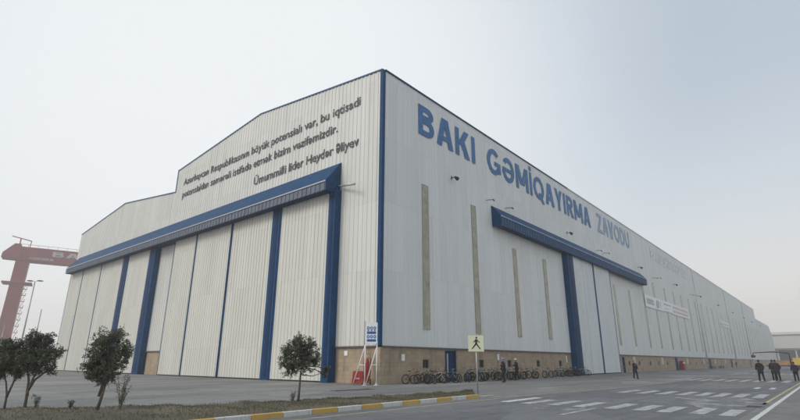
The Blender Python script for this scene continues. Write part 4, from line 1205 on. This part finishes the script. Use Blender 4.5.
# ------------------------------------------------------------------ haze
hz = MB().box(-705,905,-705,905,-1,66).build('haze', None)
m = bpy.data.materials.new('haze'); m.use_nodes = True; nt = m.node_tree
for n in list(nt.nodes):
    if n.type != 'OUTPUT_MATERIAL': nt.nodes.remove(n)
pv = nt.nodes.new('ShaderNodeVolumePrincipled'); pv.inputs['Density'].default_value = .0011
pv.inputs['Color'].default_value = (.985,.98,.965,1); pv.inputs['Anisotropy'].default_value = .35
nt.links.new(pv.outputs[0], nt.nodes['Material Output'].inputs['Volume'])
hz.data.materials.append(m); tag(hz, kind='stuff'); hz['label'] = 'thin pale haze over the whole yard'; hz['category'] = 'haze'

# ------------------------------------------------------------------ light
SUN_AZ, SUN_EL = 160, 36
w = bpy.data.worlds.new('World'); scene.world = w; w.use_nodes = True; nt = w.node_tree
bg = nt.nodes['Background']
sky = nt.nodes.new('ShaderNodeTexSky'); sky.sky_type = 'NISHITA'; sky.sun_disc = False
sky.sun_elevation = R(SUN_EL); sky.sun_rotation = R(90-SUN_AZ); sky.air_density = 1.0; sky.dust_density = 3; sky.ozone_density = 1.5; sky.altitude = 0
hs = nt.nodes.new('ShaderNodeHueSaturation'); hs.inputs['Saturation'].default_value = .45
nt.links.new(sky.outputs[0], hs.inputs['Color'])
mx = mixc(nt, .68, hs.outputs['Color'], (5.0,5.95,6.95))
wtc = nt.nodes.new('ShaderNodeTexCoord').outputs['Generated']
def dirfac(az, el, lo, hi):
    d = nt.nodes.new('ShaderNodeVectorMath'); d.operation = 'DOT_PRODUCT'
    d.inputs[1].default_value = (math.cos(R(el))*math.cos(R(az)), math.cos(R(el))*math.sin(R(az)), math.sin(R(el)))
    nt.links.new(wtc, d.inputs[0])
    m_ = nt.nodes.new('ShaderNodeMapRange'); m_.interpolation_type = 'SMOOTHSTEP'; m_.inputs['From Min'].default_value = lo; m_.inputs['From Max'].default_value = hi
    nt.links.new(d.outputs['Value'], m_.inputs['Value']); return m_.outputs[0]
sepw = nt.nodes.new('ShaderNodeSeparateXYZ'); nt.links.new(wtc, sepw.inputs[0])
mr = nt.nodes.new('ShaderNodeMapRange'); mr.interpolation_type = 'SMOOTHSTEP'; mr.inputs['From Min'].default_value = .02; mr.inputs['From Max'].default_value = .55; mr.inputs['To Min'].default_value = .9; mr.inputs['To Max'].default_value = 0
nt.links.new(sepw.outputs[2], mr.inputs['Value'])
mx = mixc(nt, mr.outputs[0], mx, (7.1,7.35,7.45))
mr2 = nt.nodes.new('ShaderNodeMapRange'); mr2.interpolation_type = 'SMOOTHSTEP'; mr2.inputs['From Min'].default_value = .0; mr2.inputs['From Max'].default_value = .26; mr2.inputs['To Min'].default_value = .9; mr2.inputs['To Max'].default_value = 0
nt.links.new(sepw.outputs[2], mr2.inputs['Value'])
mx = mixc(nt, mr2.outputs[0], mx, (8.6,7.75,6.9))
thin = mixc(nt, ramp(nt, noise(nt, mapping(nt, wtc, (1,1,2.5)), 1.6, 4, .5, .4), [(.3,.0),(.8,.22)]), mx, (6.9,7.1,7.4))
gl_ = nt.nodes.new('ShaderNodeMath'); gl_.operation = 'MULTIPLY'; gl_.inputs[1].default_value = .8
nt.links.new(dirfac(60, 28, .66, 1.0), gl_.inputs[0])
mx = mixc(nt, gl_.outputs[0], thin, (8.6,8.8,8.9))
nt.links.new(mx, bg.inputs['Color']); bg.inputs['Strength'].default_value = .10
sd = bpy.data.lights.new('Sun', 'SUN'); sd.energy = 1.2; sd.angle = R(22); sd.color = (1,.95,.86)
so = bpy.data.objects.new('sun', sd); link(so)
dv = Vector((math.cos(R(SUN_EL))*math.cos(R(SUN_AZ)), math.cos(R(SUN_EL))*math.sin(R(SUN_AZ)), math.sin(R(SUN_EL))))
so.rotation_euler = dv.to_track_quat('Z', 'Y').to_euler(); so.location = dv*60

# ------------------------------------------------------------------ camera
F = Vector((0.72642811,0.61985154,0.2967933)); Rv = Vector((0.64839838,-0.76129551,0.00294948)); U = Vector((-0.22777565,-0.19029771,0.95493719))
cd = bpy.data.cameras.new('camera'); co = bpy.data.objects.new('camera', cd); link(co)
mt = Matrix((Rv, U, -F)).transposed().to_4x4(); mt.translation = Vector((-27.072,-25.065,1.6)); co.matrix_world = mt
cd.sensor_fit = 'HORIZONTAL'; cd.sensor_width = 36; cd.lens = 487.03/800*36; cd.clip_start = .1; cd.clip_end = 4000
scene.camera = co
vs = scene.view_settings; vs.view_transform = 'Standard'; vs.look = 'None'; vs.exposure = .2; vs.gamma = 1; vs.use_curve_mapping = False
scene.cycles.volume_bounces = 2; scene.cycles.max_bounces = 6
